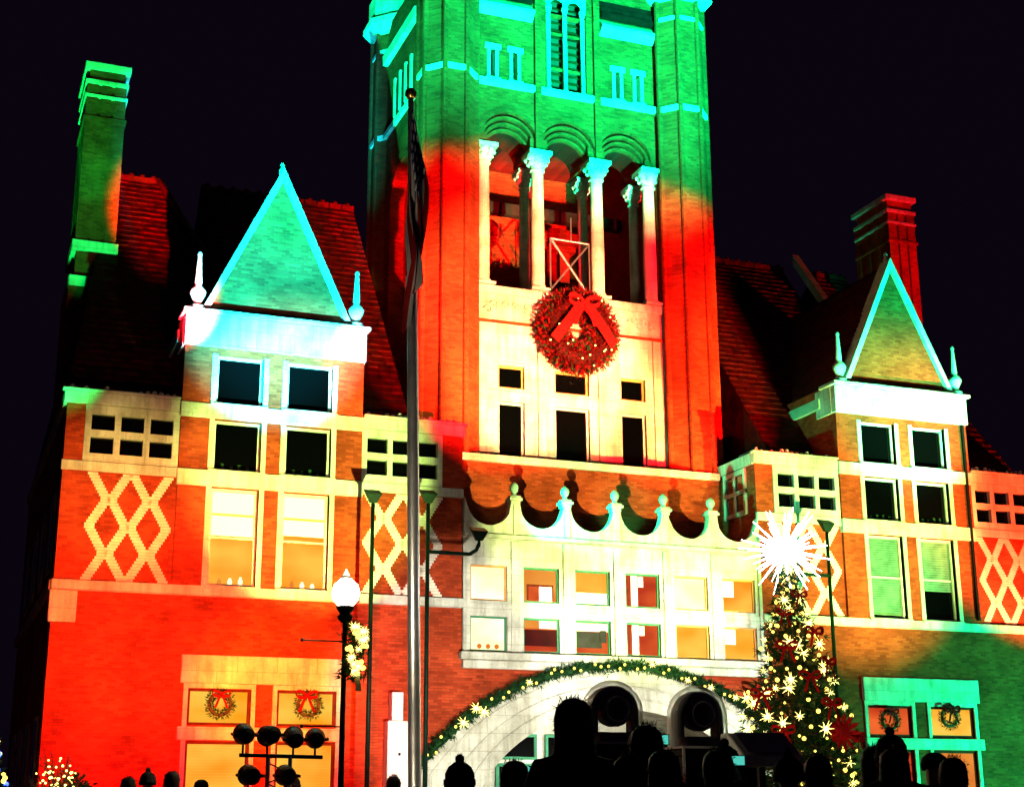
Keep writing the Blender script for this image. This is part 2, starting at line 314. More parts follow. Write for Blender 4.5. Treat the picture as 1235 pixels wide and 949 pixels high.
for s in (-1, 1):
    def X(a, b): return (min(s*a, s*b), max(s*a, s*b))
    L = s < 0
    # ---- brick walls with openings
    gl = [X(PC-1.56, PC-.32), X(PC+.32, PC+1.56)]
    rows = [(11.60, 12.92), (9.82, 11.16), (6.83, 9.36)]
    low = [(3.38, 4.28), (.95, 3.0)]
    lowx = [X(PC-1.92, PC-.38), X(PC+.28, PC+1.86)]
    holes = [(a, b_, z0, z1) for a, b_ in gl for z0, z1 in rows]
    mb = MB(); x0, x1 = X(PI_, PO); yp = -.10
    wall_holes(mb, x0, x1, 6.56, 14.05, holes, yp, .26)
    for xx in (x0, x1):
        mb.quad((xx, yp, 6.56), (xx, 0, 6.56), (xx, 0, 14.05), (xx, yp, 14.05))
    mb.quad((x0, 0, 11.4), (x0, 4.8, 11.4), (x0, 4.8, 14.05), (x0, 0, 14.05)); mb.quad((x1, 0, 11.4), (x1, 4.8, 11.4), (x1, 4.8, 14.05), (x1, 0, 14.05))
    mb.build('pavilion_wall', 'brick', CH, fix=False)
    mb = MB(); a, b_ = X(IN, OUT)
    wall_holes(mb, a, b_, .13, 6.56, [(lx[0], lx[1], z0, z1) for lx in lowx for z0, z1 in low], 0, .3)
    a2, b2 = X(PO, OUT); wall_holes(mb, a2, b2, 6.56, 11.3, [(*X(PO+.14, OUT-.52), 9.93, 11.15)], 0, .3)
    a3, b3 = X(IN, PI_); wall_holes(mb, a3, b3, 6.56, 11.3, [(*X(PI_-.14, IN+.66), 9.93, 11.15)], 0, .3)
    # side walls
    mb.quad((s*OUT, 0, .13), (s*OUT, 14, .13), (s*OUT, 14, 11.3), (s*OUT, 0, 11.3))
    mb.quad((s*IN, 0, 8.6), (s*IN, 3.2, 8.6), (s*IN, 3.2, 11.3), (s*IN, 0, 11.3))
    mb.build('wing_wall', 'brick', CH, fix=False)
    # dark rooms behind the openings
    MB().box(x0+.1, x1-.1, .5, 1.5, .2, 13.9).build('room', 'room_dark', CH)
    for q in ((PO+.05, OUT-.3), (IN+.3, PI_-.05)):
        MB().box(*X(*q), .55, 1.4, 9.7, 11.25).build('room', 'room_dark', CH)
    # ---- stone courses
    def course(name, xa, xb, z0, z1, proj, bevel=.015, mat='stone', y1=.05):
        p, q = X(xa, xb); return bx(name, p, q, -proj, y1, z0, z1, mat, CH, bevel)
    course('belt_course', IN, OUT+.05, 6.56, 6.81, .15)
    course('corner_block', OUT-.58, OUT+.07, 5.78, 6.55, .10)
    course('stone_band', IN-.02, PI_-.001, 9.57, 9.82, .07); course('stone_band', PO+.001, OUT+.04, 9.57, 9.82, .07)
    course('stone_band', PI_-.03, PO+.03, 9.38, 9.80, .16)
    course('cornice', IN-.06, PI_-.04, 11.30, 11.60, .10); course('cornice', PO+.04, OUT+.08, 11.30, 11.60, .10)
    course('cornice_cap', IN-.12, PI_-.04, 11.60, 11.67, .18); course('cornice_cap', PO+.04, OUT+.14, 11.60, 11.67, .18)
    course('stone_band', PI_-.03, PO+.03, 11.18, 11.57, .16)
    # returns of the cornice along the sides
    e = s*(OUT); bx('cornice', min(e, e+s*.08), max(e, e+s*.08), .05, 14, 11.30, 11.60, 'stone', CH)
    e = s*IN; bx('cornice', min(e, e-s*.08), max(e, e-s*.08), .05, 2.4, 11.28, 11.62, 'stone', CH)
    e = s*(OUT); bx('belt_course', min(e, e+s*.1), max(e, e+s*.1), .05, 14, 6.56, 6.81, 'stone', CH)
    course('frieze', PI_-.04, PO+.04, 13.12, 13.98, .20)
    course('frieze_cap', PI_-.12, PO+.12, 13.98, 14.10, .34, .02, 'stone', .6)
    for e in (PI_, PO):
        p, q = X(e-.06, e+.06); bx('frieze_return', p, q, .05, .9, 13.12, 13.97, 'stone', CH)
    # ---- window stone surrounds: jambs beside each pane column
    for k, (ga, gb) in enumerate(gl):
        for z0, z1 in rows:
            for jx in (ga, gb):
                j0, j1 = (jx-.13, jx) if jx == ga else (jx, jx+.13)
                bx('jamb', j0, j1, -.135, .05, z0-.02, z1+.02, 'stone', CH)
            bx('sill', ga-.13, gb+.13, -.19, .1, z0-.08, z0-.001, 'stone', CH)
        # panes
        window(ga, gb, rows[0][0], rows[0][1], .03, 'glass', 'paint', .07, sash=False)
        w = window(ga, gb, rows[1][0], rows[1][1], .03, 'glass', 'paint', .07, sash=False)
        for q in range(4): bx('plant', ga+.25+q*.22, ga+.33+q*.22, .066, .079, rows[1][0]+.07, rows[1][0]+.16+.12*random.random(), 'needle', w)
        if L:
            w = window(ga, gb, rows[2][0], rows[2][1], .03, 'lit_amber', 'stone', .07, blind=None)
            bx('blind', ga+.08, gb-.08, .052, .076, 8.15 if k else 8.25, 9.28, 'blind', w)
            bx('valance', ga+.07, gb-.07, .04, .05, 8.66, 8.72, 'orange_paint', w)
            for q in range(3):
                cx = ga+.35+q*.27; h = .10+.08*random.random()
                MB().lathe((cx, .055, 6.905), [(.05, 0), (.065, h*.5), (.03, h), (.035, h*1.15)], 8).build('ornament', 'lit_white' if q else 'lit_orange', w, smooth=True)
        else:
            window(ga, gb, rows[2][0], rows[2][1], .03, 'glass', 'paint', .07, blind=(6.95 if k == 0 else 7.75, 'blind_dark'))
    # ---- gable with coping and finials
    gx = s*PC
    mb = MB(); mb.prism([(gx-1.88, 14.10), (gx+1.88, 14.10), (gx, 18.2)], -.02, .3).build('gable_wall', 'brick', CH)
    for d in (-1, 1):
        mb = MB(); a = (gx+d*2.06, 14.10); t = (gx, 18.50); ti = (gx, 18.12); ai = (gx+d*1.89, 14.10)
        pts = [a, t, ti, ai] if d > 0 else [ai, ti, t, a]
        mb.prism(pts, -.16, .42); mb.build('coping', 'stone', CH)
        c = (gx+d*2.17, -.08, 14.10)
        f = MB().lathe(c, [(.22, 0), (.22, .09), (.15, .13), (.10, .22), (.14, .30), (.20, .42), (.22, .50), (.17, .60), (.08, .68), (.10, .74), (.085, 1.0), (.06, 1.45), (.05, 1.50), (.07, 1.56), (.05, 1.63), (.01, 1.66)], 12).build('finial', 'copper', CH, smooth=True)
    MB().lathe((gx, .1, 18.35), [(.08, 0), (.10, .15), (.04, .25), (.07, .33), (.02, .42)], 10).build('apex_finial', 'stone', CH, smooth=True)
    # roof of the pavilion running back, in tile courses
    mb = MB()
    for d in (-1, 1):
        k = 28
        for i in range(k):
            t0, t1 = i/k, (i+1)/k
            xa, za = gx+d*2.35*(1-t0), 13.75+4.55*t0; xb, zb = gx+d*2.35*(1-t1), 13.75+4.55*t1
            mb.quad((xa, .3, za+.05), (xa, 7.5, za+.05), (xb, 7.5, zb), (xb, .3, zb))
            mb.quad((xb, .3, zb), (xb, 7.5, zb), (xb, 7.5, zb+.05), (xb, .3, zb+.05))
    mb.build('pavilion_roof', 'roof', CH, fix=False)
    for d in (-1, 1):
        bx('eave', gx+d*2.44-.1, gx+d*2.44+.1, .62, 4.8, 13.40, 13.74, 'copper', CH)
    if not L: bx('downpipe', *X(PO-.22, PO-.14), -.19, -.11, 6.9, 13.1, 'black', CH)
    # ---- 3 by 2 stone grille windows
    for (q0, q1) in ((PO+.02, OUT-.46), (IN+.6, PI_-.02)):
        p0, p1 = X(q0, q1); w_ = p1-p0
        mb = MB(); cw = .575; gapx = (w_-3*cw)/4
        hs = []
        for i in range(3):
            hx = p0+gapx*(i+1)+cw*i
            for z0, z1 in ((10.64, 11.06), (10.03, 10.46)): hs.append((hx, hx+cw, z0, z1))
        wall_holes(mb, p0, p1, 9.83, 11.29, hs, -.05, .16)
        for xx in (p0, p1): mb.quad((xx, -.05, 9.83), (xx, .2, 9.83), (xx, .2, 11.29), (xx, -.05, 11.29))
        g = mb.build('grille_window', 'stone', CH, fix=False)
        for h in hs:
            MB().box(h[0]-.01, h[1]+.01, .10, .11, h[2]-.01, h[3]+.01).build('pane', 'glass', g)
    # ---- lattice of white bricks
    for (q0, q1) in ((PO+.02, OUT-.55), (IN+.5, PI_-.02)):
        p0, p1 = X(q0, q1); zb, zt = 6.83, 9.55; p0 += .12; p1 -= .12
        q = (p1-p0)/4; hz = (zt-zb)/4
        pan = bx('lattice_panel', p0-.1, p1+.1, -.004, .05, zb-.01, zt+.01, 'brick', CH)
        for key, dx in (('r', q-.115), ('l', -(q-.115))):
            if (s, q0, key) not in strip_me: strip_me[(s, q0, key)] = strip_mesh(dx, hz)
        proto = {}
        for lev in range(4):
            for col in range(4):
                right = (col+lev) % 2 == 0
                key = 'r' if right else 'l'
                base = p0 + q*col + (0 if right else q)
                # strips stand a little apart where two zigzags touch
                off = .0575 if right else -.0575
                me = strip_me[(s, q0, key)]
                o = bpy.data.objects.new('lattice_strip', me); COL.objects.link(o); o.parent = pan
                o.location = (base+off, 0, zb+hz*lev)
                if not me.materials: me.materials.append(M['white_brick'])
    # ---- ground floor windows under a stone lintel
    p0, p1 = X(PC-2.06, PC+2.06)
    bx('lintel', p0, p1, -.10, .05, 4.40, 5.09, 'stone', CH, .015)
    bx('transom_bar', p0-.03, p1+.03, -.13, .1, 3.02, 3.34, 'stone', CH, .015)
    bx('window_sill', p0-.05, p1+.05, -.16, .1, .78, .94, 'stone', CH, .015)
    for k, (ga, gb) in enumerate(lowx):
        for (z0, z1) in ((3.345, 4.395), (.945, 3.015)):
            bx('jamb', ga-.11, ga, -.05, .06, z0, z1, 'stone', CH); bx('jamb', gb, gb+.11, -.05, .06, z0, z1, 'stone', CH)
        bx('head', ga, gb, -.045, .06, 4.28, 4.395, 'stone', CH)
        if L: pm, pn = 'lit_yellow', 'lit_yellow'
        else: pm, pn = ('lit_red', 'lit_yellow')[k], ('lit_red', 'lit_orange')[k]
        window(ga, gb, 3.38, 4.28, .05, pm, 'furniture', .07, sash=False)
        window(ga, gb, .95, 3.0, .05, pn, 'furniture', .07, sash=False, blind=(1.1, 'lit_amber') if L else None)
    # ---- wing roof behind the cornice: tile courses, ridge cresting
    mb = MB(); k = 40
    r0, r1 = X(IN+1.2, PC+1.05)
    for i in range(k):
        t0, t1 = i/k, (i+1)/k
        y0, z0, y1, z1 = .9+7.1*t0, 11.7+9.3*t0, .9+7.1*t1, 11.7+9.3*t1
        tiles(mb, r0, r1, r0, r1, y0, z0, y1, z1)
    for xx in (r0, r1): mb.tri((xx, .9, 11.7), (xx, 15, 11.7), (xx, 8, 21))
    mb.quad((r0, 8, 21), (r1, 8, 21), (r1, 15, 11.7), (r0, 15, 11.7))
    rf = mb.build('wing_roof', 'roof', CH, fix=False)
    mb = MB(); n_ = int((r1-r0)/.42)
    for i in range(n_):
        xx = r0+(i+.5)*(r1-r0)/n_; mb.box(xx-.2, xx+.2, 7.88, 8.12, 20.95, 21.12); mb.ball((xx, 8, 21.16), .10, 8, 5)
    mb.build('ridge_cresting', 'roof', rf)
    # hipped outer roof
    mb = MB(); A, B = s*13.75, s*12.35      # ridge ends
    fo, fi = s*15.2, s*8.9
    ev = 11.7; k = 40
    for i in range(k):
        t0, t1 = i/k, (i+1)/k
        def at(t): return (fo+(A-fo)*t, fi+(B-fi)*t, .9+7.1*t, ev+(21-ev)*t)
        a0, b0, y0, z0 = at(t0); a1, b1, y1, z1 = at(t1)
        tiles(mb, a0, b0, a1, b1, y0, z0, y1, z1)
    mb.tri((fo, .9, ev), (A, 8, 21), (fo, 15, ev)); mb.tri((fi, .9, ev), (B, 8, 21), (fi, 15, ev)); mb.quad((A, 8, 21), (B, 8, 21), (fi, 15, ev), (fo, 15, ev))
    rf = mb.build('hipped_roof', 'roof', CH, fix=False)
    mb = MB()
    for i in range(4):
        xx = A+(B-A)*(i+.5)/4; mb.box(xx-.17, xx+.17, 7.88, 8.12, 20.93, 21.10); mb.ball((xx, 8, 21.14), .10, 8, 5)
    mb.build('ridge_cresting', 'roof', rf)
    MB().bar((B, 7.95, 21.08), (fi, .9, ev+.08), .11, n=6).build('hip_tile', 'roof', rf)
    if not L:
        MB().prism_x([(8.0, 21.3), (8.0, 21.75), (5.7, 18.85), (5.9, 18.6)], 11.45, 11.72).build('verge_coping', 'copper', rf)
    # eaves cresting bits on the wing cornice
    for (qa, qb) in ((PO+.1, OUT), (IN, PI_-.1)):
        mb = MB(); p0, p1 = X(qa, qb); n_ = 16
        for i in range(n_):
            if random.random() < .25: continue
            xx = p0+(i+.5)*(p1-p0)/n_; h = .03+.07*random.random()
            mb.ball((xx, .0, 11.66+h), .05+.03*random.random(), 6, 4)
        tag(mb.build('eaves_cresting', 'stone', CH), kind='stuff')
        bx('gutter', p0, p1, .1, .9, 11.60, 11.72, 'slate', CH)
    # ---- chimney: panelled stack with stone collars
    cx0, cx1 = X(13.83, 15.0); y0, y1 = 5.1, 7.2
    cxm = (cx0+cx1)/2
    mb = MB().box(cx0+.06, cx1-.06, y0+.06, y1-.06, 11.7, 23.3)
    for xa, xb in ((cx0+.0, cx0+.34), (cxm-.15, cxm+.15), (cx1-.34, cx1)): mb.box(xa, xb, y0, y0+.1, 17.5, 22.9)
    for k in range(4): mb.box(cx0-.0, cx0+.1, y0+.05+k*.62, y0+.3+k*.62, 17.5, 22.9); mb.box(cx1-.1, cx1, y0+.05+k*.62, y0+.3+k*.62, 17.5, 22.9)
    ch = mb.build('chimney', 'brick', CH)
    for (za, zb, p) in ((23.22, 23.42, .10), (22.72, 22.86, .06), (22.28, 22.38, .05)):
        bx('collar', cx0-p, cx1+p, y0-p, y1+p, za, zb, 'stone', ch, .015)
    bx('collar', cx0-.05, cx1+.05, y0-.05, y1+.05, 21.55, 21.64, 'brick', ch)
    for (za, zb, p) in ((17.30, 17.62, .08), (16.15, 16.5, .10)):
        bx('shoulder', cx0-p, cx1+p, y0-p, y1+p, za, zb, 'stone', ch, .02)
    bx('stack_base', cx0-.1, cx1+.1, y0-.1, y1+.1, 11.7, 16.14, 'brick', ch)
    # low windows on the wing's outer side wall
    for k in range(4):
        yy = 1.2+k*3.0
        for z0, z1 in ((1.2, 3.6), (7.2, 9.2)):
            xs_ = s*OUT; w = bx('side_window', min(xs_, xs_+s*.05), max(xs_, xs_+s*.05), yy, yy+1.1, z0, z1, 'stone', CH)
            bx('pane', min(xs_+s*.05, xs_+s*.062), max(xs_+s*.05, xs_+s*.062), yy+.1, yy+1.0, z0+.1, z1-.1, 'glass', w)

# ---------------------------------------------------------------- entrance bay
bay_holes = []; CW = 1.07; PITCH = 1.545
for i in range(6):
    c = (i-2.5)*PITCH
    for z0, z1 in ((6.80, 7.77), (5.44, 6.38)): bay_holes.append((c-CW/2, c+CW/2, z0, z1))
mb = MB(); wall_holes(mb, -IN+.005, IN-.005, 5.40, 8.50, bay_holes, -.06, .22); mb.build('bay_panel', 'stone', CH, fix=False)
for i in range(7):
    c = (i-3)*PITCH
    a, b_ = max(-IN+.01, c-.13), min(IN-.01, c+.13)
    bx('pilaster', a, b_, -.105, -.058, 5.41, 8.44, 'stone', CH, .012)
bx('bay_rail', -IN+.01, IN-.01, -.085, -.058, 6.47, 6.72, 'stone', CH, .01)
kinds = [['lit_white', 'lit_orange', 'lit_amber', 'lit_red', 'lit_white', 'lit_amber'], ['lit_white', 'lit_red', 'lit_red', 'lit_red', 'lit_yellow', 'lit_yellow']]
for n_, h in enumerate(bay_holes):
    i, r_ = n_//2, n_ % 2
    w = window(h[0], h[1], h[2], h[3], .02, kinds[r_][i], 'orange_paint' if (i in (0, 4, 5) and not (i == 0 and r_)) else 'green_paint', .05, sash=False)
    a, b_, c, d = h
    if i == 1 and r_ == 0:
        bx('picture_frame', a+.14, b_-.14, .05, .068, c+.08, c+.52, 'furniture', w); bx('picture', a+.5, b_-.19, .044, .05, c+.06, c+.46, 'blind', w); bx('picture', a+.19, a+.5, .044, .05, c+.06, c+.46, 'lit_red', w)
    if i == 1 and r_: bx('ceiling_edge', a+.5, b_-.06, .05, .068, d-.26, d-.06, 'blind', w); bx('ceiling_edge', a+.06, a+.5, .05, .068, d-.26, d-.06, 'lit_orange', w)
    if i == 1 and r_: bx('bookcase', a+.06, b_-.06, .05, .068, c+.2, d-.3, 'dark_red', w)
    if i == 2 and r_ == 0: bx('blind', a+.06, b_-.06, .05, .068, c+.06, c+.36, 'blind', w)
    if i == 2 and r_: bx('blind', a+.06, b_-.06, .05, .068, d-.28, d-.07, 'blind', w); bx('bookcase', a+.06, b_-.25, .05, .068, c+.2, d-.3, 'room_dark', w); bx('shelf', b_-.3, b_-.1, .04, .049, c+.35, d-.25, 'room_dark', w)
    if i == 3: bx('curtain', a+.22, a+.42, .05, .068, c+.06, d-.06, 'blind', w); bx('curtain', a+.06, a+.16, .05, .068, c+.06, d-.06, 'furniture', w); bx('lamp', a+.45, a+.6, .05, .068, c+.6, d-.08, 'blind', w)
    if i == 5: bx('curtain', a+.06, a+.42, .05, .068, c+.45, d-.06, 'blind', w)
    if i == 0 and r_:
        for q in range(3): MB().ball((a+.3+q*.25, .055, c+.14), .07, 8, 5).build('ornament', 'lit_orange', w, smooth=True)
bx('bay_sill', -IN-.1, IN+.1, -.30, -.05, 5.20, 5.40, 'stone', CH, .02)
bx('bay_sill_foot', -IN-.02, IN+.02, -.20, -.05, 4.97, 5.195, 'stone', CH, .02)
bx('bay_cornice', -IN+.02, IN-.02, -.20, .1, 8.50, 8.62, 'stone', CH, .02)
# scalloped parapet with pinnacles
poly = [(IN-.02, 8.625), (IN-.02, 8.9)]
for i in range(121):
    x = (IN-.04)-(2*IN-.08)*i/120
    d = (x/PITCH) % 1.0; d = min(d, 1-d)*PITCH          # distance from nearest pinnacle
    u = d-PITCH/2
    z = 9.52-math.sqrt(max(0, .66**2-u*u)) if abs(u) < .645 else 9.60
    poly.append((x, z))
poly += [(-IN+.02, 8.9), (-IN+.02, 8.625)]
mb = MB()
n_ = len(poly)
for i in range(1, n_-2):                                  # column strips (concave outline)
    (xa, za), (xb, zb) = poly[i], poly[i+1]
    for yy in (-.10, .16):
        mb.quad((xa, yy, 8.625), (xb, yy, 8.625), (xb, yy, zb), (xa, yy, za))
    mb.quad((xa, -.10, za), (xb, -.10, zb), (xb, .16, zb), (xa, .16, za))
mb.build('scalloped_parapet', 'stone', CH, fix=False)
for i in range(-2, 3):
    c = i*PITCH
    pn = MB().box(c-.19, c+.19, -.16, .22, 9.60, 9.68).box(c-.14, c+.14, -.11, .17, 9.50, 9.60).box(c-.15, c+.15, -.12, .18, 9.68, 9.74).build('pinnacle_cap', 'stone', CH, bevel=.01)
    MB().lathe((c, .03, 9.74), [(.10, 0), (.07, .05), (.06, .09), (.11, .15), (.135, .23), (.11, .32), (.05, .37), (.03, .40)], 12).build('ball', 'copper', pn, smooth=True)
    bx('parapet_rib', c-.07, c+.07, -.125, -.09, 8.64, 9.5, 'stone', CH)
bx('terrace', -IN, IN, .16, 2.1, 8.40, 8.62, 'slate', CH)
bx('attic_wall', -IN-.05, IN+.05, 2.07, 2.4, 8.5, 11.16, 'brick', CH)
bx('attic_coping', -IN, IN-.09, 1.93, 2.5, 11.16, 11.38, 'stone', CH, .02)
bx('attic_roof', -IN, IN, 2.4, 3.1, 10.9, 11.15, 'slate', CH)
# return window on the right wing's inner side
mb = MB()
for z0, z1 in ((9.85, 9.98), (10.5, 10.62), (11.1, 11.25)): mb.box(IN-.09, IN-.005, .5, 1.8, z0, z1)
for yy in (.5, 1.1, 1.7): mb.box(IN-.088, IN-.006, yy, yy+.1, 9.98, 11.1)
w = mb.build('return_window', 'stone', CH)
bx('pane', IN-.03, IN-.02, .55, 1.75, 9.95, 11.12, 'glass', w)

# ---------------------------------------------------------------- entrance arch
def arc_z(dx, R_, zc): return zc+math.sqrt(max(0, R_*R_-dx*dx))
mb = MB(); n_ = 64
outer = []; inner = []
for i in range(n_+1):
    t = -1+2*i/n_
    dx = 6.05*t; outer.append((dx, max(.13, arc_z(dx, 7.75, -2.66))))
    a = math.pi*(1-(i/n_)); inner.append((4.55*math.cos(a), .13+3.85*math.sin(a)**.92))
for i in range(n_):
    a, b_, c, d = outer[i], outer[i+1], inner[i+1], inner[i]
    mb.quad((d[0], -.2, d[1]), (c[0], -.2, c[1]), (b_[0], -.12, b_[1]), (a[0], -.12, a[1]))       # splayed face
    mb.quad((a[0], -.12, a[1]), (b_[0], -.12, b_[1]), (b_[0], .02, b_[1]), (a[0], .02, a[1]))
    mb.quad((d[0], -.2, d[1]), (d[0], 2.2, d[1]), (c[0], 2.2, c[1]), (c[0], -.2, c[1]))           # vault
for e in (0, n_):
    a, d = outer[e], inner[e]
    mb.quad((a[0], -.12, .13), (a[0], -.12, a[1]), (d[0], -.2, d[1]), (d[0], -.2, .13))
arch = mb.build('entrance_arch', 'stone', CH, fix=False)
for k in range(3):      # roll mouldings following the arch
    f = .18+.27*k
    pts = [Vector((o_[0]*(1-f)+i_[0]*f, -.13-.08*f, o_[1]*(1-f)+i_[1]*f)) for o_, i_ in zip(outer, inner)]
    mb = MB()
    for i in range(n_): mb.bar(pts[i], pts[i+1], .035, n=6, caps=False)
    mb.build('moulding', 'stone', arch, smooth=True)
# porch wall: brick between the wings with the arch ring in front of it
mb = MB()
for i in range(n_):
    a, b_ = outer[i], outer[i+1]
    if b_[0] < -IN or a[0] > IN: continue
    c, d = inner[i+1], inner[i]
    xa, xb = max(-IN, a[0]), min(IN, b_[0])
    mb.quad((xa, 0, a[1]-.4), (xb, 0, b_[1]-.4), (xb, 0, 5.0), (xa, 0, 5.0))
mb.build('porch_wall', 'brick', CH, fix=False)
bx('porch_back', -5, 5, 2.2, 2.5, .13, 5, 'stone', CH)
for k in range(4):
    c = (k-1.5)*1.5
    w = window(c-.62, c+.62, .15, 2.6, 2.06, 'lit_amber' if k in (1, 2) else 'glass', 'green_paint', .1, sash=True, name='entrance_door')
    bx('handle', c+.4, c+.45, 2.0, 2.055, 1.0, 1.3, 'steel', w)
for k in range(4):
    c = (k-1.5)*1.5; window(c-.62, c+.62, 2.7, 3.4, 2.06, 'glass', 'green_paint', .08, sash=False, name='transom_window')

# ---------------------------------------------------------------- tower
TF = 3.0; TC = 4.13; AP = .87
tw = []
# front wall: panel, arches, upper stage
ARC = (-2.04, 0., 2.04); RI = .80; ZS = 21.75
small = [(-2.80, -2.42), (-2.02, -1.64), (1.66, 2.04), (2.42, 2.80)]
xl = 3.275
mb = MB()   # spandrel wall above the arches
def spandrel(mb, c, r, half, z0, z1, y, depth, n=20):
    pts = [(c-r*math.cos(math.pi*i/n), z0+r*math.sin(math.pi*i/n)) for i in range(n+1)]
    mb.quad((c-half, y, z0), (c-r, y, z0), (c-r, y, z1), (c-half, y, z1)); mb.quad((c+r, y, z0), (c+half, y, z0), (c+half, y, z1), (c+r, y, z1))
    for i in range(n):
        (xa, za), (xb, zb) = pts[i], pts[i+1]
        mb.quad((xa, y, za), (xb, y, zb), (xb, y, z1), (xa, y, z1))
        mb.quad((xa, y, za), (xa, y+depth, za), (xb, y+depth, zb), (xb, y, zb))
for c in ARC: spandrel(mb, c, RI+.22, 1.02, ZS+.30, 23.9, TF, .22)
mb.quad((-xl, TF, ZS), (-3.06, TF, ZS), (-3.06, TF, 23.9), (-xl, TF, 23.9)); mb.quad((3.06, TF, ZS), (xl, TF, ZS), (xl, TF, 23.9), (3.06, TF, 23.9))
wall_holes(mb, -xl, xl, 23.9, 26.9, [(a, b_, 24.12, 25.18) for a, b_ in small]+[(-.72, .72, 24.12, 26.9)], TF, .3)
mb.quad((-xl, TF, 26.9), (-.72, TF, 26.9), (-.72, TF, 28.4), (-xl, TF, 28.4)); mb.quad((.72, TF, 26.9), (xl, TF, 26.9), (xl, TF, 28.4), (.72, TF, 28.4))
mb.build('tower_wall', 'brick', CH, fix=False)
for c in ARC:       # stepped arch rings
    for k, (r_, dz, yy) in enumerate(((RI+.22, .30, .0), (RI+.15, .2, .1), (RI+.07, .1, .2), (RI, 0, .3))):
        mb = MB(); n_ = 24; r_in = r_-.075
        for i in range(n_):
            a0, a1 = math.pi*i/n_, math.pi*(i+1)/n_
            P = lambda r, a, y: (c-r*math.cos(a), TF+y, ZS+dz+r*math.sin(a))
            y0 = yy-.05 if k == 0 else yy
            ro = r_+ (.1 if k == 0 else .02)
            mb.quad(P(ro, a0, y0), P(ro, a1, y0), P(r_in, a1, y0), P(r_in, a0, y0))
            mb.quad(P(r_in, a0, y0), P(r_in, a1, y0), P(r_in, a1, y0+.16), P(r_in, a0, y0+.16))
            mb.quad(P(ro, a0, y0), P(ro, a0, .05+yy), P(ro, a1, .05+yy), P(ro, a1, y0))
        mb.build('arch_ring', 'brick', CH, fix=False)
    # vault behind
    mb = MB(); n_ = 16
    for i in range(n_):
        a0, a1 = math.pi*i/n_, math.pi*(i+1)/n_
        mb.quad((c-(RI-.05)*math.cos(a0), TF+.3, ZS+(RI-.05)*math.sin(a0)), (c-(RI-.05)*math.cos(a1), TF+.3, ZS+(RI-.05)*math.sin(a1)), (c-(RI-.05)*math.cos(a1), TF+1.5, ZS+(RI-.05)*math.sin(a1)), (c-(RI-.05)*math.cos(a0), TF+1.5, ZS+(RI-.05)*math.sin(a0)))
    mb.build('arch_vault', 'inner_brick', CH, fix=False)
# impost blocks that close the wall between arches above the capitals
for c in (-1.02, 1.02): bx('impost', c-.30, c+.30, TF+.02, TF+1.5, ZS-.02, ZS+.5, 'brick', CH)
for c in (-2.98, 2.98): bx('impost', c-.18, c+.18, TF+.05, TF+1.5, ZS-.02, ZS+.4, 'brick', CH)
# columns, front and rear row
def column(x, y, r, z0=17.02, z1=21.76):
    c = MB().lathe((x, y, z0), [(r*1.0, .18), (r*1.03, 1.6), (r*.9, z1-z0-.62)], 16, closed=False).build('column', 'stone', CH, smooth=True)
    MB().box(x-r*1.5, x+r*1.5, y-r*1.5, y+r*1.5, z0, z0+.08).lathe((x, y, z0+.08), [(r*1.4, 0), (r*1.45, .04), (r*1.15, .08), (r*1.2, .11), (r, .13)], 16).build('base', 'stone', c)
    mb = MB().lathe((x, y, z1-.66), [(r*.9, 0), (r*1.15, .03), (r*1.15, .07), (r*.95, .1), (r*1.05, .2), (r*1.5, .44), (r*1.7, .52)], 16).box(x-r*1.8, x+r*1.8, y-r*1.8, y+r*1.8, z1-.14, z1)
    for k in range(8):
        a = math.pi*k/4+.39
        for zz, rr, q in ((.28, 1.3, .055), (.42, 1.62, .06)): mb.ball((x+math.cos(a)*r*rr, y+math.sin(a)*r*rr, z1-.66+zz), q*1.3, 6, 4)
    mb.build('capital', 'stone', c, smooth=False)
for x in (-2.90, -1.04, 1.04, 2.92): column(x, TF+.12, .215); column(x, TF+1.25, .17, 17.02, 21.6)
# belfry floor, inside walls and inner piers
mb = MB(); mb.quad((-3.9, TF, 17.0), (3.9, TF, 17.0), (3.9, 9.4, 17.0), (-3.9, 9.4, 17.0)); mb.quad((-3.9, 9.4, 17), (3.9, 9.4, 17), (3.9, 9.4, 23.9), (-3.9, 9.4, 23.9))
mb.quad((3.4, TF+1.5, 17), (3.4, 9.4, 17), (3.4, 9.4, 23.9), (3.4, TF+1.5, 23.9)); mb.quad((-3.9, TF, 23.9), (3.9, TF, 23.9), (3.9, 9.4, 23.9), (-3.9, 9.4, 23.9))
mb.build('belfry_room', 'inner_brick', CH, fix=False)
for x in (-1.5, 1.4):
    p = MB().box(x-.42, x-.06, 7.2, 7.8, 17, 20.2).box(x+.06, x+.42, 7.2, 7.8, 17, 20.2).build('inner_pier', 'inner_brick', CH)
    MB().box(x-.62, x+.62, 7.05, 7.95, 20.2, 20.42).box(x-.72, x+.72, 6.95, 8.05, 20.42, 20.85).lathe((x, 7.5, 20.85), [(.6, 0), (.66, .1), (.4, .2)], 14).build('capital', 'inner_brick', p)
bx('belfry_beam', -3.4, 3.4, 6.2, 6.5, 20.9, 21.3, 'room_dark', CH)
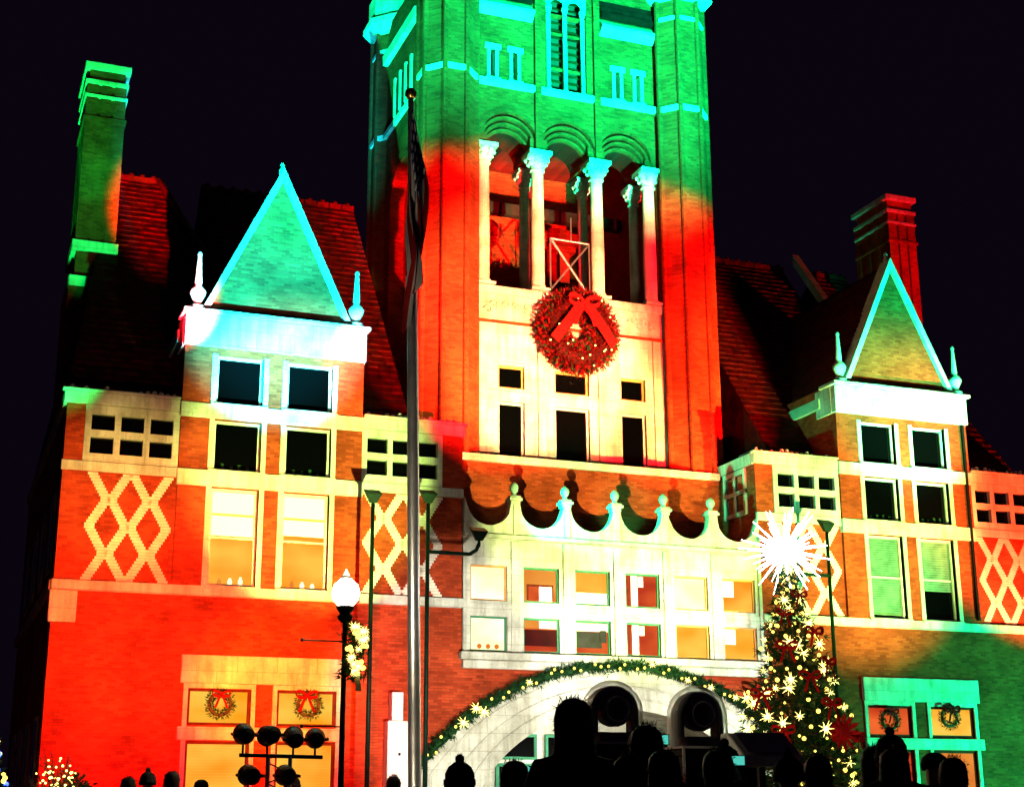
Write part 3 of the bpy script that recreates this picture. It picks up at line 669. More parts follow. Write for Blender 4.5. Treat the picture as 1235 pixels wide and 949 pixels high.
# stone panel below with windows, carved frieze, sill
ph = []
for c, w_ in ((-2.02, .86), (0, 1.16), (2.10, .86)):
    ph += [(c-w_/2, c+w_/2, 11.5, 13.32), (c-w_/2, c+w_/2, 13.74, 14.48)]
mb = MB(); wall_holes(mb, -xl, xl, 11.2, 17.0, ph, TF-.06, .25); mb.build('tower_panel', 'stone', CH, fix=False)
for h in ph: window(h[0], h[1], h[2], h[3], TF+.06, 'glass', 'orange_paint' if h[3] > 14 else 'paint', .07, sash=False)
for c in (-2.95, -1.02, 1.02, 2.95): bx('pilaster', c-.14, c+.14, TF-.13, TF-.058, 11.4, 15.78, 'stone', CH, .015)
bx('panel_rail', -xl+.02, xl-.02, TF-.09, TF-.058, 13.40, 13.66, 'stone', CH, .01)
bx('string_course', -xl, xl, TF-.12, TF-.058, 15.80, 15.88, 'brick', CH)
bx('frieze_rail', -xl, xl, TF-.16, TF-.058, 16.72, 16.99, 'stone', CH, .02)
for c in (-2.04, 2.04, 0):      # carved panels: scrolls in relief
    mb = MB().box(c-.82, c+.82, TF-.075, TF-.05, 15.95, 16.66)
    for k in range(4):
        for j in (-1, 1):
            cx = c+j*(.14+.2*k); cz = 16.3+.09*(-1)**k
            for q in range(10):
                a0, a1 = q*.62, (q+1)*.62; r0, r1_ = .15*(1-q/12), .15*(1-(q+1)/12)
                mb.bar((cx+j*r0*math.cos(a0), TF-.085, cz+r0*math.sin(a0)), (cx+j*r1_*math.cos(a1), TF-.085, cz+r1_*math.sin(a1)), .035, n=5, caps=False)
    mb.build('carved_panel', 'stone', CH)
# ribs, string course, upper windows
for x in (-1.06, 1.06):
    MB().box(x-.11, x+.11, TF-.13, TF+.02, 21.8, 28.4).build('rib', 'brick', CH)
    MB().prism([(x-.16, 21.8), (x, 21.45), (x+.16, 21.8)], TF-.13, TF+.02).build('corbel', 'brick', CH)
for a, b_ in ((-xl, -1.175), (-.945, .945), (1.175, xl)):
    bx('string_course', a, b_, TF-.14, TF+.02, 23.86, 24.08, 'stone', CH, .02)
for a, b_ in small:
    bx('lintel', a-.08, b_+.08, TF-.06, TF+.1, 25.18, 25.36, 'stone', CH); bx('sill', a-.06, b_+.06, TF-.1, TF+.2, 24.085, 24.14, 'stone', CH)
    bx('jamb', b_-.10, b_, TF-.03, TF+.28, 24.14, 25.18, 'stone', CH); bx('jamb', a, a+.10, TF-.03, TF+.28, 24.14, 25.18, 'stone', CH)
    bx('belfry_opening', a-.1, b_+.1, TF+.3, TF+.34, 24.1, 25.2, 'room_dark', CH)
for x in (-.62, -.02, .62):
    MB().lathe((x, TF+.06, 24.08), [(.11, 0), (.11, .08), (.07, .12), (.07, 2.9), (.12, 3.05), (.12, 3.15)], 12).build('colonnette', 'stone', CH, smooth=True)
mb = MB()
for c in (-.33, .30):
    for i in range(12):
        a0, a1 = math.pi*i/12, math.pi*(i+1)/12; r_ = .25
        mb.quad((c-r_*math.cos(a0), TF+.0, 27.2+r_*math.sin(a0)), (c-r_*math.cos(a1), TF+.0, 27.2+r_*math.sin(a1)), (c-r_*math.cos(a1), TF+.0, 28.0), (c-r_*math.cos(a0), TF+.0, 28.0))
mb.box(-.72, -.60, TF, TF+.1, 27.2, 28.0).box(-.1, .06, TF, TF+.1, 27.2, 28.0).box(.56, .72, TF, TF+.1, 27.2, 28)
mb.build('tracery', 'stone', CH, fix=False)
mb = MB()
for i in range(14):
    z = 24.2+i*.27
    for a, b_ in ((-.56, -.09), (.05, .54)): mb.quad((a, TF+.18, z), (b_, TF+.18, z), (b_, TF+.36, z+.2), (a, TF+.36, z+.2))
mb.build('louvre', 'brick', CH, fix=False)
for z in (24.9, 26.2): bx('louvre_bar', -.58, .56, TF+.12, TF+.17, z, z+.09, 'brick', CH)
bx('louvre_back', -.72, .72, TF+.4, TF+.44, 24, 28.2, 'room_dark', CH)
for a, b_ in ((-xl+.02, -1.22), (1.22, xl-.02)):
    MB().prism_x([(TF-.28, 26.62), (TF-.28, 26.72), (TF+.02, 27.02), (TF+.02, 26.40)], a, b_).build('cornice', 'stone', CH)
    mb = MB()
    for i in range(9):
        z = 27.05+i*.24; y = TF-.18+i*.08; mb.box(a+.02, b_-.02, y, y+.2, z, z+.2)
    mb.build('roof_tiles', 'roof', CH)
# corner turrets (octagonal, ribs on the corners)
def octo(cx, cy, ap, z0, z1):
    r_ = ap/math.cos(math.pi/8); return MB().lathe((cx, cy, 0), [(r_, z0), (r_, z1)], 8, a0=math.pi/8)
REAR = 8.55
for sx in (-1, 1):
    for cy in (2.2+AP, REAR):
        cx = sx*TC
        t = octo(cx, cy, AP, 10.6, 28.1).build('turret', 'brick', CH)
        r_ = AP/math.cos(math.pi/8)
        for k in range(8):
            a = math.pi/8+k*math.pi/4
            MB().bar((cx+r_*math.cos(a), cy+r_*math.sin(a), 10.6), (cx+r_*math.cos(a), cy+r_*math.sin(a), 28.1), .095, n=8).build('rib', 'brick', t)
        octo(cx, cy, AP+.07, 23.78, 23.96).build('string_course', 'stone', t)
        octo(cx, cy, AP+.05, 27.15, 27.28).build('string_course', 'stone', t)
        MB().lathe((cx, cy, 27.9), [(1.0, 0), (1.32, .35), (1.32, .55), (1.12, .6), (1.12, 1.6)], 8, a0=math.pi/8).build('cornice', 'stone', t)
# tower sides and rear
for sx in (-1, 1):
    xs_ = sx*4.72; mb = MB()
    # side wall with a tall arched recess
    y0, y1 = 3.6, REAR
    ymid = (y0+y1)/2+.0; r_ = 1.25; zs = 21.0
    for i in range(16):
        a0, a1 = math.pi*i/16, math.pi*(i+1)/16
        ya, yb = ymid-r_*math.cos(a0), ymid-r_*math.cos(a1); za, zb = zs+r_*math.sin(a0), zs+r_*math.sin(a1)
        mb.quad((xs_, ya, za), (xs_, yb, zb), (xs_, yb, 28.2), (xs_, ya, 28.2)); mb.quad((xs_, ya, za), (xs_-sx*.5, ya, za), (xs_-sx*.5, yb, zb), (xs_, yb, zb))
    mb.quad((xs_, y0, 10.6), (xs_, ymid-r_, 10.6), (xs_, ymid-r_, 28.2), (xs_, y0, 28.2)); mb.quad((xs_, ymid+r_, 10.6), (xs_, y1, 10.6), (xs_, y1, 28.2), (xs_, ymid+r_, 28.2))
    mb.quad((xs_, ymid-r_, 10.6), (xs_, ymid+r_, 10.6), (xs_, ymid+r_, 14), (xs_, ymid-r_, 14))
    for e in (-r_, r_): mb.quad((xs_, ymid+e, 14), (xs_-sx*.5, ymid+e, 14), (xs_-sx*.5, ymid+e, zs), (xs_, ymid+e, zs))
    mb.quad((xs_-sx*.5, ymid-r_, 14), (xs_-sx*.5, ymid+r_, 14), (xs_-sx*.5, ymid+r_, zs+r_), (xs_-sx*.5, ymid-r_, zs+r_))
    mb.build('tower_side_wall', 'brick', CH, fix=False)
    bx('string_course', min(xs_, xs_+sx*.12), max(xs_, xs_+sx*.12), y0+.3, y1-.5, 23.8, 23.98, 'stone', CH)
    for k in range(4):
        yy = ymid-1.15+k*.62; bx('jamb', min(xs_, xs_+sx*.07), max(xs_, xs_+sx*.07), yy, yy+.16, 24.15, 25.6, 'stone', CH)
    for k in range(3):
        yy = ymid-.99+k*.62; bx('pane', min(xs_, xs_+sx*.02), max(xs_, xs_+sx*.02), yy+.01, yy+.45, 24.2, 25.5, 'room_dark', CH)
    MB().box(min(xs_, xs_+sx*.2), max(xs_, xs_+sx*.2), y0+.6, y1-.6, 26.6, 26.95).build('cornice', 'stone', CH)
    mb = MB()
    for i in range(16):
        a0, a1 = math.pi*i/16, math.pi*(i+1)/16
        for ra, rb in ((1.27, 1.5),):
            P = lambda r, a: (xs_+sx*.05, ymid-r*math.cos(a), zs+r*math.sin(a))
            mb.quad(P(ra, a0), P(ra, a1), P(rb, a1), P(rb, a0))
    mb.build('arch_ring', 'brick', CH, fix=False)
bx('tower_back_wall', -4.6, 4.6, REAR+.8, REAR+1.0, 10.6, 28.2, 'brick', CH)
bx('tower_side_pier', -xl-.6, -xl+.1, TF+.02, TF+1.5, 17, 23.9, 'brick', CH); bx('tower_side_pier', xl-.1, xl+.6, TF+.02, TF+1.5, 17, 23.9, 'brick', CH)
# steep tower roof above the picture
mb = MB(); k = 24
for i in range(k):
    t0, t1 = i/k, (i+1)/k; yc = (TF+REAR)/2+.3
    def q4(t): return 3.4*(1-t), (REAR-TF+1)/2*(1-t), 28.4+9*t
    a0, b0, z0 = q4(t0); a1, b1, z1 = q4(t1)
    c0 = [(-a0, yc-b0, z0), (a0, yc-b0, z0), (a0, yc+b0, z0), (-a0, yc+b0, z0)]; c1 = [(-a1, yc-b1, z1+.05), (a1, yc-b1, z1+.05), (a1, yc+b1, z1+.05), (-a1, yc+b1, z1+.05)]
    for j in range(4): mb.quad(c0[j], c0[(j+1) % 4], c1[(j+1) % 4], c1[j])
mb.build('tower_roof', 'roof', CH, fix=False)
# main body behind, closing the plan
mb = MB().box(-OUT+.02, OUT-.02, 13.8, 14, .13, 11.6).box(-IN-1.1, IN+1.1, 3.2, 14, 8.6, 11.1)
mb.build('rear_wall', 'brick', CH)

# ================================================================ foliage helpers
def needles(mb, c, r, n, d=None, ln=.14, w=.022):
    """a tuft of needle blades round a point; d = outward direction"""
    c = Vector(c)
    for _ in range(n):
        v = Vector((random.gauss(0,1), random.gauss(0,1), random.gauss(0,1))).normalized()
        if d is not None: v = (v*.75+Vector(d)).normalized()
        p = c+v*r*random.random()*.6; q = p+v*ln*(.6+.8*random.random())
        t = v.cross(Vector((random.gauss(0,1), random.gauss(0,1), random.gauss(0,1)))).normalized()*w
        mb.add([p-t, p+t, q], [(0,1,2)])
def flare_star_mesh(r, spikes, thick, seed=0, core=.3):
    """light ball with its lens flare rays modelled as tapering points"""
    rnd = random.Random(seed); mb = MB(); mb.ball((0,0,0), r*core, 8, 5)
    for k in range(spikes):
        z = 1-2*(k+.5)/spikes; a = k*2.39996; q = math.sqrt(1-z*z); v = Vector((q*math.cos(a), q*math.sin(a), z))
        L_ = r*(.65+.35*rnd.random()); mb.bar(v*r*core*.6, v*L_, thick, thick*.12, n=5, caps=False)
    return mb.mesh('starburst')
bulb_me = MB().ball((0,0,0), .032, 8, 5).mesh('bulb'); bulb_me.materials.append(M['bulb'])
bulb_flare_me = flare_star_mesh(.15, 16, .008, 3, .24); bulb_flare_me.materials.append(M['bulb_w'])  # bulb whose lens sparkle is built in as glowing points
bulbs_me = MB().ball((0,0,0), .026, 8, 5).mesh('bulb'); bulbs_me.materials.append(M['bulb_w'])
bulbb_me = MB().ball((0,0,0), .045, 8, 5).mesh('bulb'); bulbb_me.materials.append(M['bulb_b'])
def put(me, name, parent, loc, sc=1., rot=None):
    o = bpy.data.objects.new(name, me); COL.objects.link(o); o.parent = parent; o.location = loc; o.scale = (sc,)*3
    if rot: o.rotation_euler = rot
    return o
def bow_mesh(sz):
    mb = MB()
    for d in (-1, 1):
        # loop of ribbon
        for i in range(10):
            a0, a1 = 2*math.pi*i/10, 2*math.pi*(i+1)/10
            f = lambda a: (d*sz*(.34-.34*math.cos(a))*1.0, sz*.22*math.sin(a)*(.4+.6*abs(math.sin(a/2))))
            (xa, za), (xb, zb) = f(a0), f(a1)
            mb.add([(xa, -sz*.14, za+abs(xa)*.18), (xb, -sz*.14, zb+abs(xb)*.18), (xb, sz*.14, zb+abs(xb)*.18), (xa, sz*.14, za+abs(xa)*.18)], [(0,1,2,3)])
            mb.add([(xa, -sz*.14, za+abs(xa)*.18-sz*.1), (xb, -sz*.14, zb+abs(xb)*.18-sz*.1), (xb, -sz*.14, zb+abs(xb)*.18+sz*.08), (xa, -sz*.14, za+abs(xa)*.18+sz*.08)], [(0,1,2,3)])
        # tail
        for i in range(6):
            t0, t1 = i/6, (i+1)/6
            P = lambda t, o: (d*sz*(.06+.38*t)+o*sz*.09, -sz*.12+sz*.04*math.sin(6*t), -sz*.95*t)
            mb.quad(P(t0, -1), P(t0, 1), P(t1, 1), P(t1, -1))
    mb.ball((0, -sz*.12, 0), sz*.11, 8, 5)
    return mb.mesh('bow', fix=False)
def wreath_ring(mb, R_, r_, n, ln, w, flat=.7):
    for i in range(n):
        a = random.random()*2*math.pi; b_ = random.random()*2*math.pi; q = r_*(.55+.45*random.random())
        d = Vector((math.cos(a)*math.cos(b_), math.sin(b_)*flat, math.sin(a)*math.cos(b_)))
        c = Vector((math.cos(a)*R_, 0, math.sin(a)*R_))+d*q
        tng = Vector((-math.sin(a), 0, math.cos(a)))
        v = (d+tng*random.gauss(0,.6)).normalized(); t = v.cross(Vector((random.gauss(0,1), random.gauss(0,1), random.gauss(0,1)))).normalized()*w
        mb.add([c-t, c+t, c+v*ln*(.6+.6*random.random())], [(0,1,2)])

# ---- big wreath on the tower
wr = empty('wreath', (.05, 2.55, 15.70), 'huge red and dark wreath with bow and lights hanging high on the tower', 'wreath')
mb = MB()
for i in range(40):
    a0, a1 = 2*math.pi*i/40, 2*math.pi*(i+1)/40
    mb.bar((math.cos(a0)*.88, 0, math.sin(a0)*.88), (math.cos(a1)*.88, 0, math.sin(a1)*.88), .36, n=8, caps=False)
mb.build('core', 'dark_red', wr, smooth=True)
mb = MB(); wreath_ring(mb, .88, .5, 1800, .17, .030); mb.build('foliage', 'needle', wr, fix=False)
mb = MB(); wreath_ring(mb, .88, .54, 4200, .16, .036); mb.build('tinsel', 'redleaf', wr, fix=False)
bm_ = bow_mesh(1.0); bm_.materials.append(M['ribbon']); o = put(bm_, 'bow', wr, (0, -.50, .78)); o.scale = (.8, .6, .8)
mb = MB()
for d in (-1, 1):
    for i in range(8):
        t0, t1 = i/8, (i+1)/8
        P = lambda t, o_: (d*(.05+.95*t)+o_*.13, -.5-.08*math.sin(3*t), .75-1.25*t+o_*.1*d)
        mb.quad(P(t0, -1), P(t0, 1), P(t1, 1), P(t1, -1))
mb.build('ribbon', 'ribbon', wr, fix=False)
for i in range(18):
    a = random.random()*2*math.pi; q = .88+random.uniform(-.42, .42); put(bulbs_me, 'bulb', wr, (math.cos(a)*q, -.46+.2*abs(q-.88), math.sin(a)*q), 1.1)
fr = MB()
for a, b_, r_ in (((-.72, 18.80), (.62, 18.78), .03), ((-.68, 18.76), (.50, 17.15), .045), ((.60, 18.74), (-.70, 17.12), .035), ((-.72, 17.1), (-.72, 18.8), .025), ((.62, 17.1), (.62, 18.8), .025)):
    fr.bar((a[0], 2.85, a[1]), (b_[0], 2.85, b_[1]), r_, n=6)
fr.bar((0, 2.85, 18.8), (0, 2.85, 19.6), .02, n=6)
tag(fr.build('hanging_frame', 'steel'), 'crossed metal bars in the middle tower arch above the big wreath', 'frame')

# ---- small window wreaths
for i, (x, z, lab) in enumerate(((-11.0, 3.90, 'small fir wreath on the left half of the left ground floor transom'), (-8.76, 3.92, 'small wreath with large red bow on transom nearest the street lamp'),
                                 (8.72, 3.86, 'dark wreath on red lit transom beside the Christmas tree'), (10.85, 3.98, 'wreath with red bow on bright yellow transom at far right'))):
    w = empty('window_wreath', (x, -.08, z), lab, 'wreath', 'wreaths on the ground floor windows')
    mb = MB()
    for k in range(20):
        a0, a1 = 2*math.pi*k/20, 2*math.pi*(k+1)/20; mb.bar((math.cos(a0)*.27, 0, math.sin(a0)*.27), (math.cos(a1)*.27, 0, math.sin(a1)*.27), .05, n=6, caps=False)
    mb.build('core', 'bark', w)
    mb = MB(); wreath_ring(mb, .27, .10, 520, .09, .014); mb.build('foliage', 'needle', w, fix=False)
    b2 = bow_mesh(.42 if i % 2 else .34); b2.materials.append(M['ribbon']); put(b2, 'bow', w, (0 if i != 1 else -.08, -.13, .22 if i != 3 else .2))

# ---- garland over the arch
G = empty('garland', (0, -.25, .13), 'green fir garland with lights swagged along the entrance arch', 'garland')
path = [Vector((o_[0], -.05, o_[1]-.13+.05)) for o_ in outer if o_[1] > 1.3]
mb = MB(); mc = MB()
for i in range(len(path)-1):
    a, b_ = path[i], path[i+1]
    mc.bar(a, b_, .09, n=6, caps=False)
    for k in range(14):
        p = a.lerp(b_, random.random())
        needles(mb, p+Vector((random.gauss(0,.05), random.gauss(0,.05), random.gauss(0,.06))), .13, 9, None, .15, .018)
mc.build('core', 'needle', G); mb.build('foliage', 'needle', G, fix=False)
for i in range(46):
    p = path[int((i+.5)/46*(len(path)-1))]+Vector((random.uniform(-.05, .05), -.16, random.uniform(-.12, .12)))
    big = i in (5, 6, 7, 12, 26, 30, 33, 36, 38, 41)
    put(bulb_flare_me if big else bulb_me, 'bulb', G, p, 1.5 if i in (5, 6, 7) else (1.0 if big else 1.2))
bw = bow_mesh(.55); bw.materials.append(M['ribbon'])
for (x, z, lab) in ((4.3, 4.55, 'red bow tied to the right shoulder of the arch garland'),):
    tag(put(bw, 'garland_bow', None, (x, -.55, z)), lab, 'bow')

# ================================================================ Christmas tree
TX, TY = -.62, -10.0
T = empty('christmas_tree', (TX, TY, 0), 'tall dark fir Christmas tree right of the entrance arch', 'tree')
MB().bar((0,0,0), (0,0,6.3), .13, .02, n=10).build('trunk', 'bark', T)
mb = MB(); mbr = MB(); tips = []
z = .55
while z < 6.35:
    rad = 2.05*(6.5-z)/5.95; nb = max(5, int(9+rad*8))
    for k in range(nb):
        a = 2*math.pi*(k+random.random()*.8)/nb; rr = rad*(.72+.40*random.random()); dr = -.16*rr
        tip = Vector((math.cos(a)*rr, math.sin(a)*rr, z+dr+.12*random.random())); base = Vector((0, 0, z+.1))
        mbr.bar(base, tip, .018, .005, n=4, caps=False)
        n_ = max(3, int(rr*6))
        for j in range(n_):
            t = .25+.75*(j+random.random())/n_; p = base.lerp(tip, min(1, t))
            needles(mb, p+Vector((random.gauss(0,.07), random.gauss(0,.07), random.gauss(0,.05))), .10, 9, (tip-base).normalized()*.8, .17, .016)
        tips.append(tip)
    z += .23
tag(mbr.build('branches', 'bark', T, fix=False), kind='stuff'); mb.build('crown', 'needle', T, fix=False)
SL = empty('string_lights', (TX, TY, 0), 'warm white string lights wound round the Christmas tree', 'lights')
mw = MB(); prev = None
vis = [t for t in tips if t.y < .35*abs(t.x)+.3]
random.shuffle(vis)
for i, p in enumerate(vis[:240]):
    q = p*1.0; q.x *= .97; q.y = q.y*.97-.05
    k = i % 3 == 0
    put(bulb_flare_me if k else bulb_me, 'bulb', SL, q, random.uniform(.7, 1.5) if k else random.uniform(.8, 1.5), (random.random()*3, random.random()*3, 0))
turns = 9
pts = []
for i in range(turns*24+1):
    a = 2*math.pi*i/24; t = i/(turns*24); zz = .6+5.6*t; rr = 1.9*(6.5-zz)/5.95*.9; pts.append(Vector((math.cos(a)*rr, math.sin(a)*rr, zz)))
for i in range(len(pts)-1): mw.bar(pts[i], pts[i+1], .008, n=4, caps=False)
mw.build('wire', 'dgreen', SL, fix=False)
ST = empty('tree_star', (TX-.02, TY, 6.62), 'brilliant white starburst light topping the Christmas tree', 'star')
me = flare_star_mesh(1.05, 64, .034, 5, .27); me.materials.append(M['star']); put(me, 'star_flare', ST, (0, 0, .12))  # lens flare round the star modelled as glowing spikes
MB().bar((0, 0, -.35), (0, 0, .1), .03, n=8).build('socket', 'dgreen', ST)
bt = bow_mesh(.36); bt.materials.append(M['ribbon'])
wherebow = {(.12, 5.75): 'on the right just below the star', (-.30, 5.35): 'left of the trunk in the upper third', (.30, 4.95): 'at the upper right edge', (-.42, 4.62): 'highest on the left edge',
            (.62, 4.32): 'on the right at mid height', (-.12, 3.98): 'in the middle of the crown', (-1.02, 3.62): 'out on the left edge beside the arch', (.26, 3.42): 'just right of centre in the lower half',
            (1.05, 2.75): 'at the far right of the lower branches', (-.85, 2.85): 'at the lower left near the arch foot'}
for (x, zz), w_ in wherebow.items():
    rr = 2.05*(6.5-zz)/5.95; yy = -math.sqrt(max(.05, (rr*.98)**2-min(abs(x), rr*.9)**2))
    tag(put(bt, 'tree_bow', None, (TX+x, TY+yy-.03, zz), 1.0 if zz < 5 else .8, (0, 0, x*.5)), 'red ribbon bow on the Christmas tree, '+w_, 'bow', 'red bows on the Christmas tree')
pm = MB(); pm.ball((0,0,0), .22, 10, 6)
for k in range(12):
    a = k*.52; 
    for t in (.6, 1.0): pm.add([(0, -.1, 0), (math.cos(a-.2)*.28*t, -.16, math.sin(a-.2)*.28*t), (math.cos(a)*.40*t, -.22*t, math.sin(a)*.40*t), (math.cos(a+.2)*.28*t, -.16, math.sin(a+.2)*.28*t)], [(0,1,2,3)])
tag(pm.build('poinsettia', 'ribbon', None, fix=False), 'large red poinsettia bloom low on the Christmas tree', 'ornament').location = (TX+.35, TY-1.15, 2.82)

# ================================================================ street lamp and its wreath
LX, LY = -11.79, -15.0
SLP = empty('street_lamp', (LX, LY, 0), 'black street lamp with glowing white globe left of the flagpole', 'street lamp')
MB().lathe((0,0,0), [(.20, 0), (.20, .12), (.15, .2), (.13, .7), (.075, .8), (.05, 1.0), (.036, 4.15)], 14).build('post', 'black', SLP, smooth=True)
MB().lathe((0,0,4.15), [(.05, 0), (.11, .05), (.13, .10), (.08, .14), (.14, .22), (.15, .26)], 14).build('collar', 'black', SLP, smooth=True)
MB().lathe((0,0,4.41), [(.11, 0), (.20, .10), (.225, .22), (.19, .34), (.10, .42), (.09, .44)], 16).build('globe', 'globe', SLP, smooth=True)
MB().lathe((0,0,4.85), [(.10, 0), (.06, .05), (.02, .12), (.005, .15)], 12).build('finial', 'black', SLP, smooth=True)
MB().bar((0,0,3.86), (-.66, 0, 3.86), .012, n=6).ball((-.68, 0, 3.86), .03, 8, 5).build('banner_arm', 'black', SLP)
MB().bar((0,0,2.55), (-.62, 0, 2.55), .012, n=6).ball((-.64, 0, 2.55), .03, 8, 5).build('banner_arm', 'black', SLP)
pl = bpy.data.lights.new('lamp_light', 'POINT'); pl.energy = 900; pl.color = (1, .80, .48); pl.shadow_soft_size = .22
po = bpy.data.objects.new('lamp_light', pl); COL.objects.link(po); po.parent = SLP; po.location = (.02, 0, 5.10)
LW = empty('lamp_wreath', (LX+.14, LY-.12, 3.70), 'lit greenery spray of warm bulbs tied to the street lamp post', 'wreath')
mb = MB()
for k in range(150):
    t = random.uniform(-.40, .42); needles(mb, (random.gauss(0,.07), random.gauss(0,.06), t), .10, 6, None, .12, .014)
mb.build('foliage', 'needle', LW, fix=False)
for k in range(34):
    t = random.uniform(-.38, .38); w_ = .17*math.sqrt(1-(t/.42)**2)
    put(bulb_flare_me if k % 2 else bulb_me, 'bulb', LW, (random.uniform(-w_, w_), -.12-.08*random.random(), t), random.uniform(.5, .85) if k % 2 else 1.2)
MB().quad((-.02, -.12, -.38), (.05, -.12, -.38), (.09, -.12, -.62), (.0, -.12, -.62)).build('ribbon', 'white_metal', LW)

# ================================================================ flagpole and flag
FX, FY = -9.63, -12.0
FP = empty('flagpole', (FX, FY, 0), 'tall silver flagpole standing before the entrance bay', 'flagpole')
FP.rotation_euler = (0, R(-1.15), 0)
MB().lathe((0,0,0), [(.22, 0), (.22, .1), (.12, .14), (.11, 3.0), (.105, 7.4), (.06, 14.9), (.05, 15.0)], 18).build('pole', 'steel', FP, smooth=True)
MB().lathe((0,0,0), [(.30, 0), (.30, .06), (.2, .16), (.13, .22)], 18).build('base_collar', 'steel', FP, smooth=True)
MB().ball((0, 0, 15.1), .12, 14, 8).build('ball_finial', 'gold', FP, smooth=True)
MB().bar((.10, -.06, 1.4), (.09, -.05, 14.9), .012, n=5).build('halyard', 'white_metal', FP)
MB().box(.08, .16, -.1, .0, 1.3, 1.6).build('cleat', 'steel', FP)
# flag hanging limp: u along the fly, v down the hoist
mt, nt, b = newmat('flag_cloth'); b.inputs['Roughness'].default_value = .8
uv = N(nt, 'ShaderNodeUVMap'); sp = N(nt, 'ShaderNodeSeparateXYZ'); nt.links.new(uv.outputs[0], sp.inputs[0])
def mth(op, a, b_=None):
    n = N(nt, 'ShaderNodeMath', operation=op)
    for i, q in enumerate((a, b_)):
        if q is None: continue
        if isinstance(q, (int, float)): n.inputs[i].default_value = q
        else: nt.links.new(q, n.inputs[i])
    return n.outputs[0]
U, V = sp.outputs['X'], sp.outputs['Y']
stripe = mth('MODULO', mth('FLOOR', mth('MULTIPLY', V, 13)), 2)
cant = mth('MULTIPLY', mth('LESS_THAN', U, .42), mth('LESS_THAN', V, 7/13))
fu = mth('SUBTRACT', mth('FRACT', mth('MULTIPLY', U, 6/.42)), .5); fv = mth('SUBTRACT', mth('FRACT', mth('MULTIPLY', V, 9)), .5)
dist = mth('ADD', mth('MULTIPLY', fu, fu), mth('MULTIPLY', fv, fv)); dot = mth('LESS_THAN', dist, .07)
mx1 = N(nt, 'ShaderNodeMix', data_type='RGBA'); nt.links.new(stripe, mx1.inputs[0]); mx1.inputs[6].default_value = (.16, .006, .008, 1); mx1.inputs[7].default_value = (.30, .30, .32, 1)
mx2 = N(nt, 'ShaderNodeMix', data_type='RGBA'); nt.links.new(dot, mx2.inputs[0]); mx2.inputs[6].default_value = (.012, .018, .10, 1); mx2.inputs[7].default_value = (.75, .76, .8, 1)
mx3 = N(nt, 'ShaderNodeMix', data_type='RGBA'); nt.links.new(cant, mx3.inputs[0]); nt.links.new(mx1.outputs[2], mx3.inputs[6]); nt.links.new(mx2.outputs[2], mx3.inputs[7])
nt.links.new(mx3.outputs[2], b.inputs['Base Color'])
nu, nv = 60, 40; vs = []; uvs = []; fs = []
for j in range(nv+1):
    for i in range(nu+1):
        u, v = i/nu, j/nv
        zt = 14.75-v*2.0                      # hoist point on the pole
        fall = u*4.0*(1-.12*v)
        spread = .06+.34*math.sin(min(1, u*1.7)*math.pi*.5)*(1-.45*v)
        fold = math.sin(u*7+v*9)*.10*min(1, u*3)
        x = .07+spread*(1-v)*.9+.10*math.sin(v*14+u*3)*min(1, u*2)
        y = -.02+fold+.14*math.sin(v*11+1.2*u)*min(1, u*2)
        vs.append((x-.16-.10*u, y-.16, zt-fall*.80)); uvs.append((u, v))
for j in range(nv):
    for i in range(nu): fs.append((j*(nu+1)+i, j*(nu+1)+i+1, (j+1)*(nu+1)+i+1, (j+1)*(nu+1)+i))
me = bpy.data.meshes.new('flag'); me.from_pydata(vs, [], fs); ul = me.uv_layers.new(name='UVMap')
for lp in me.loops: ul.data[lp.index].uv = uvs[lp.vertex_index]
fl = link('flag', me, mt, None, True); fl.location = (FX, FY, 0); fl.rotation_euler = (0, R(-1.15), 0)
tag(fl, 'limp flag with white stars on navy and red and white stripes', 'flag')

# ================================================================ floodlights
def aim(o, loc, tgt):
    o.rotation_mode = 'QUATERNION'; o.rotation_quaternion = (Vector(tgt)-Vector(loc)).to_track_quat('-Z', 'Y')
def can_mesh(r=.15, l=.34):
    return MB().lathe((0,0,0), [(r*.35, l), (r*.75, l*.92), (r*.92, l*.6), (r, 0), (r*1.06, -.02), (r*1.06, -.05), (r*.96, -.05), (r*.94, 0)], 16, closed=False).add([(r*.35*math.cos(a*.3927), r*.35*math.sin(a*.3927), l) for a in range(16)], [tuple(range(16))])
can_me = can_mesh().mesh('can'); can_me.materials.append(M['black'])
lens_me = {}
for k in ('lens_red', 'lens_green', 'lens_warm'):
    me = MB().lathe((0,0,-.012), [(.001, 0), (.14, 0), (.14, .006), (.001, .006)], 16, closed=False).mesh('lens'); me.materials.append(M[k]); lens_me[k] = me
yoke_me = MB().box(-.19, -.175, -.02, .02, -.02, .26).box(.175, .19, -.02, .02, -.02, .26).box(-.19, .19, -.02, .02, .25, .265).mesh('yoke'); yoke_me.materials.append(M['black'])
def spot(parent, loc, tgt, col, power, ang, blend, size=.1, name='spot_beam'):
    ld = bpy.data.lights.new(name, 'SPOT'); ld.energy = power; ld.color = col; ld.spot_size = R(ang); ld.spot_blend = blend; ld.shadow_soft_size = size
    o = bpy.data.objects.new(name, ld); COL.objects.link(o); o.parent = parent
    d = (Vector(tgt)-Vector(loc)).normalized()
    o.location = Vector(loc)-Vector(parent.location)+d*.10; aim(o, loc, tgt); return o
def head(parent, loc, tgt, lens):
    """par can with lens, pointed at tgt (local to parent)"""
    c = put(can_me, 'can', parent, Vector(loc)-Vector(parent.location)); aim(c, loc, tgt)
    put(lens_me[lens], 'lens', c, (0, 0, 0)); put(yoke_me, 'yoke', c, (0, 0, .0)); return c
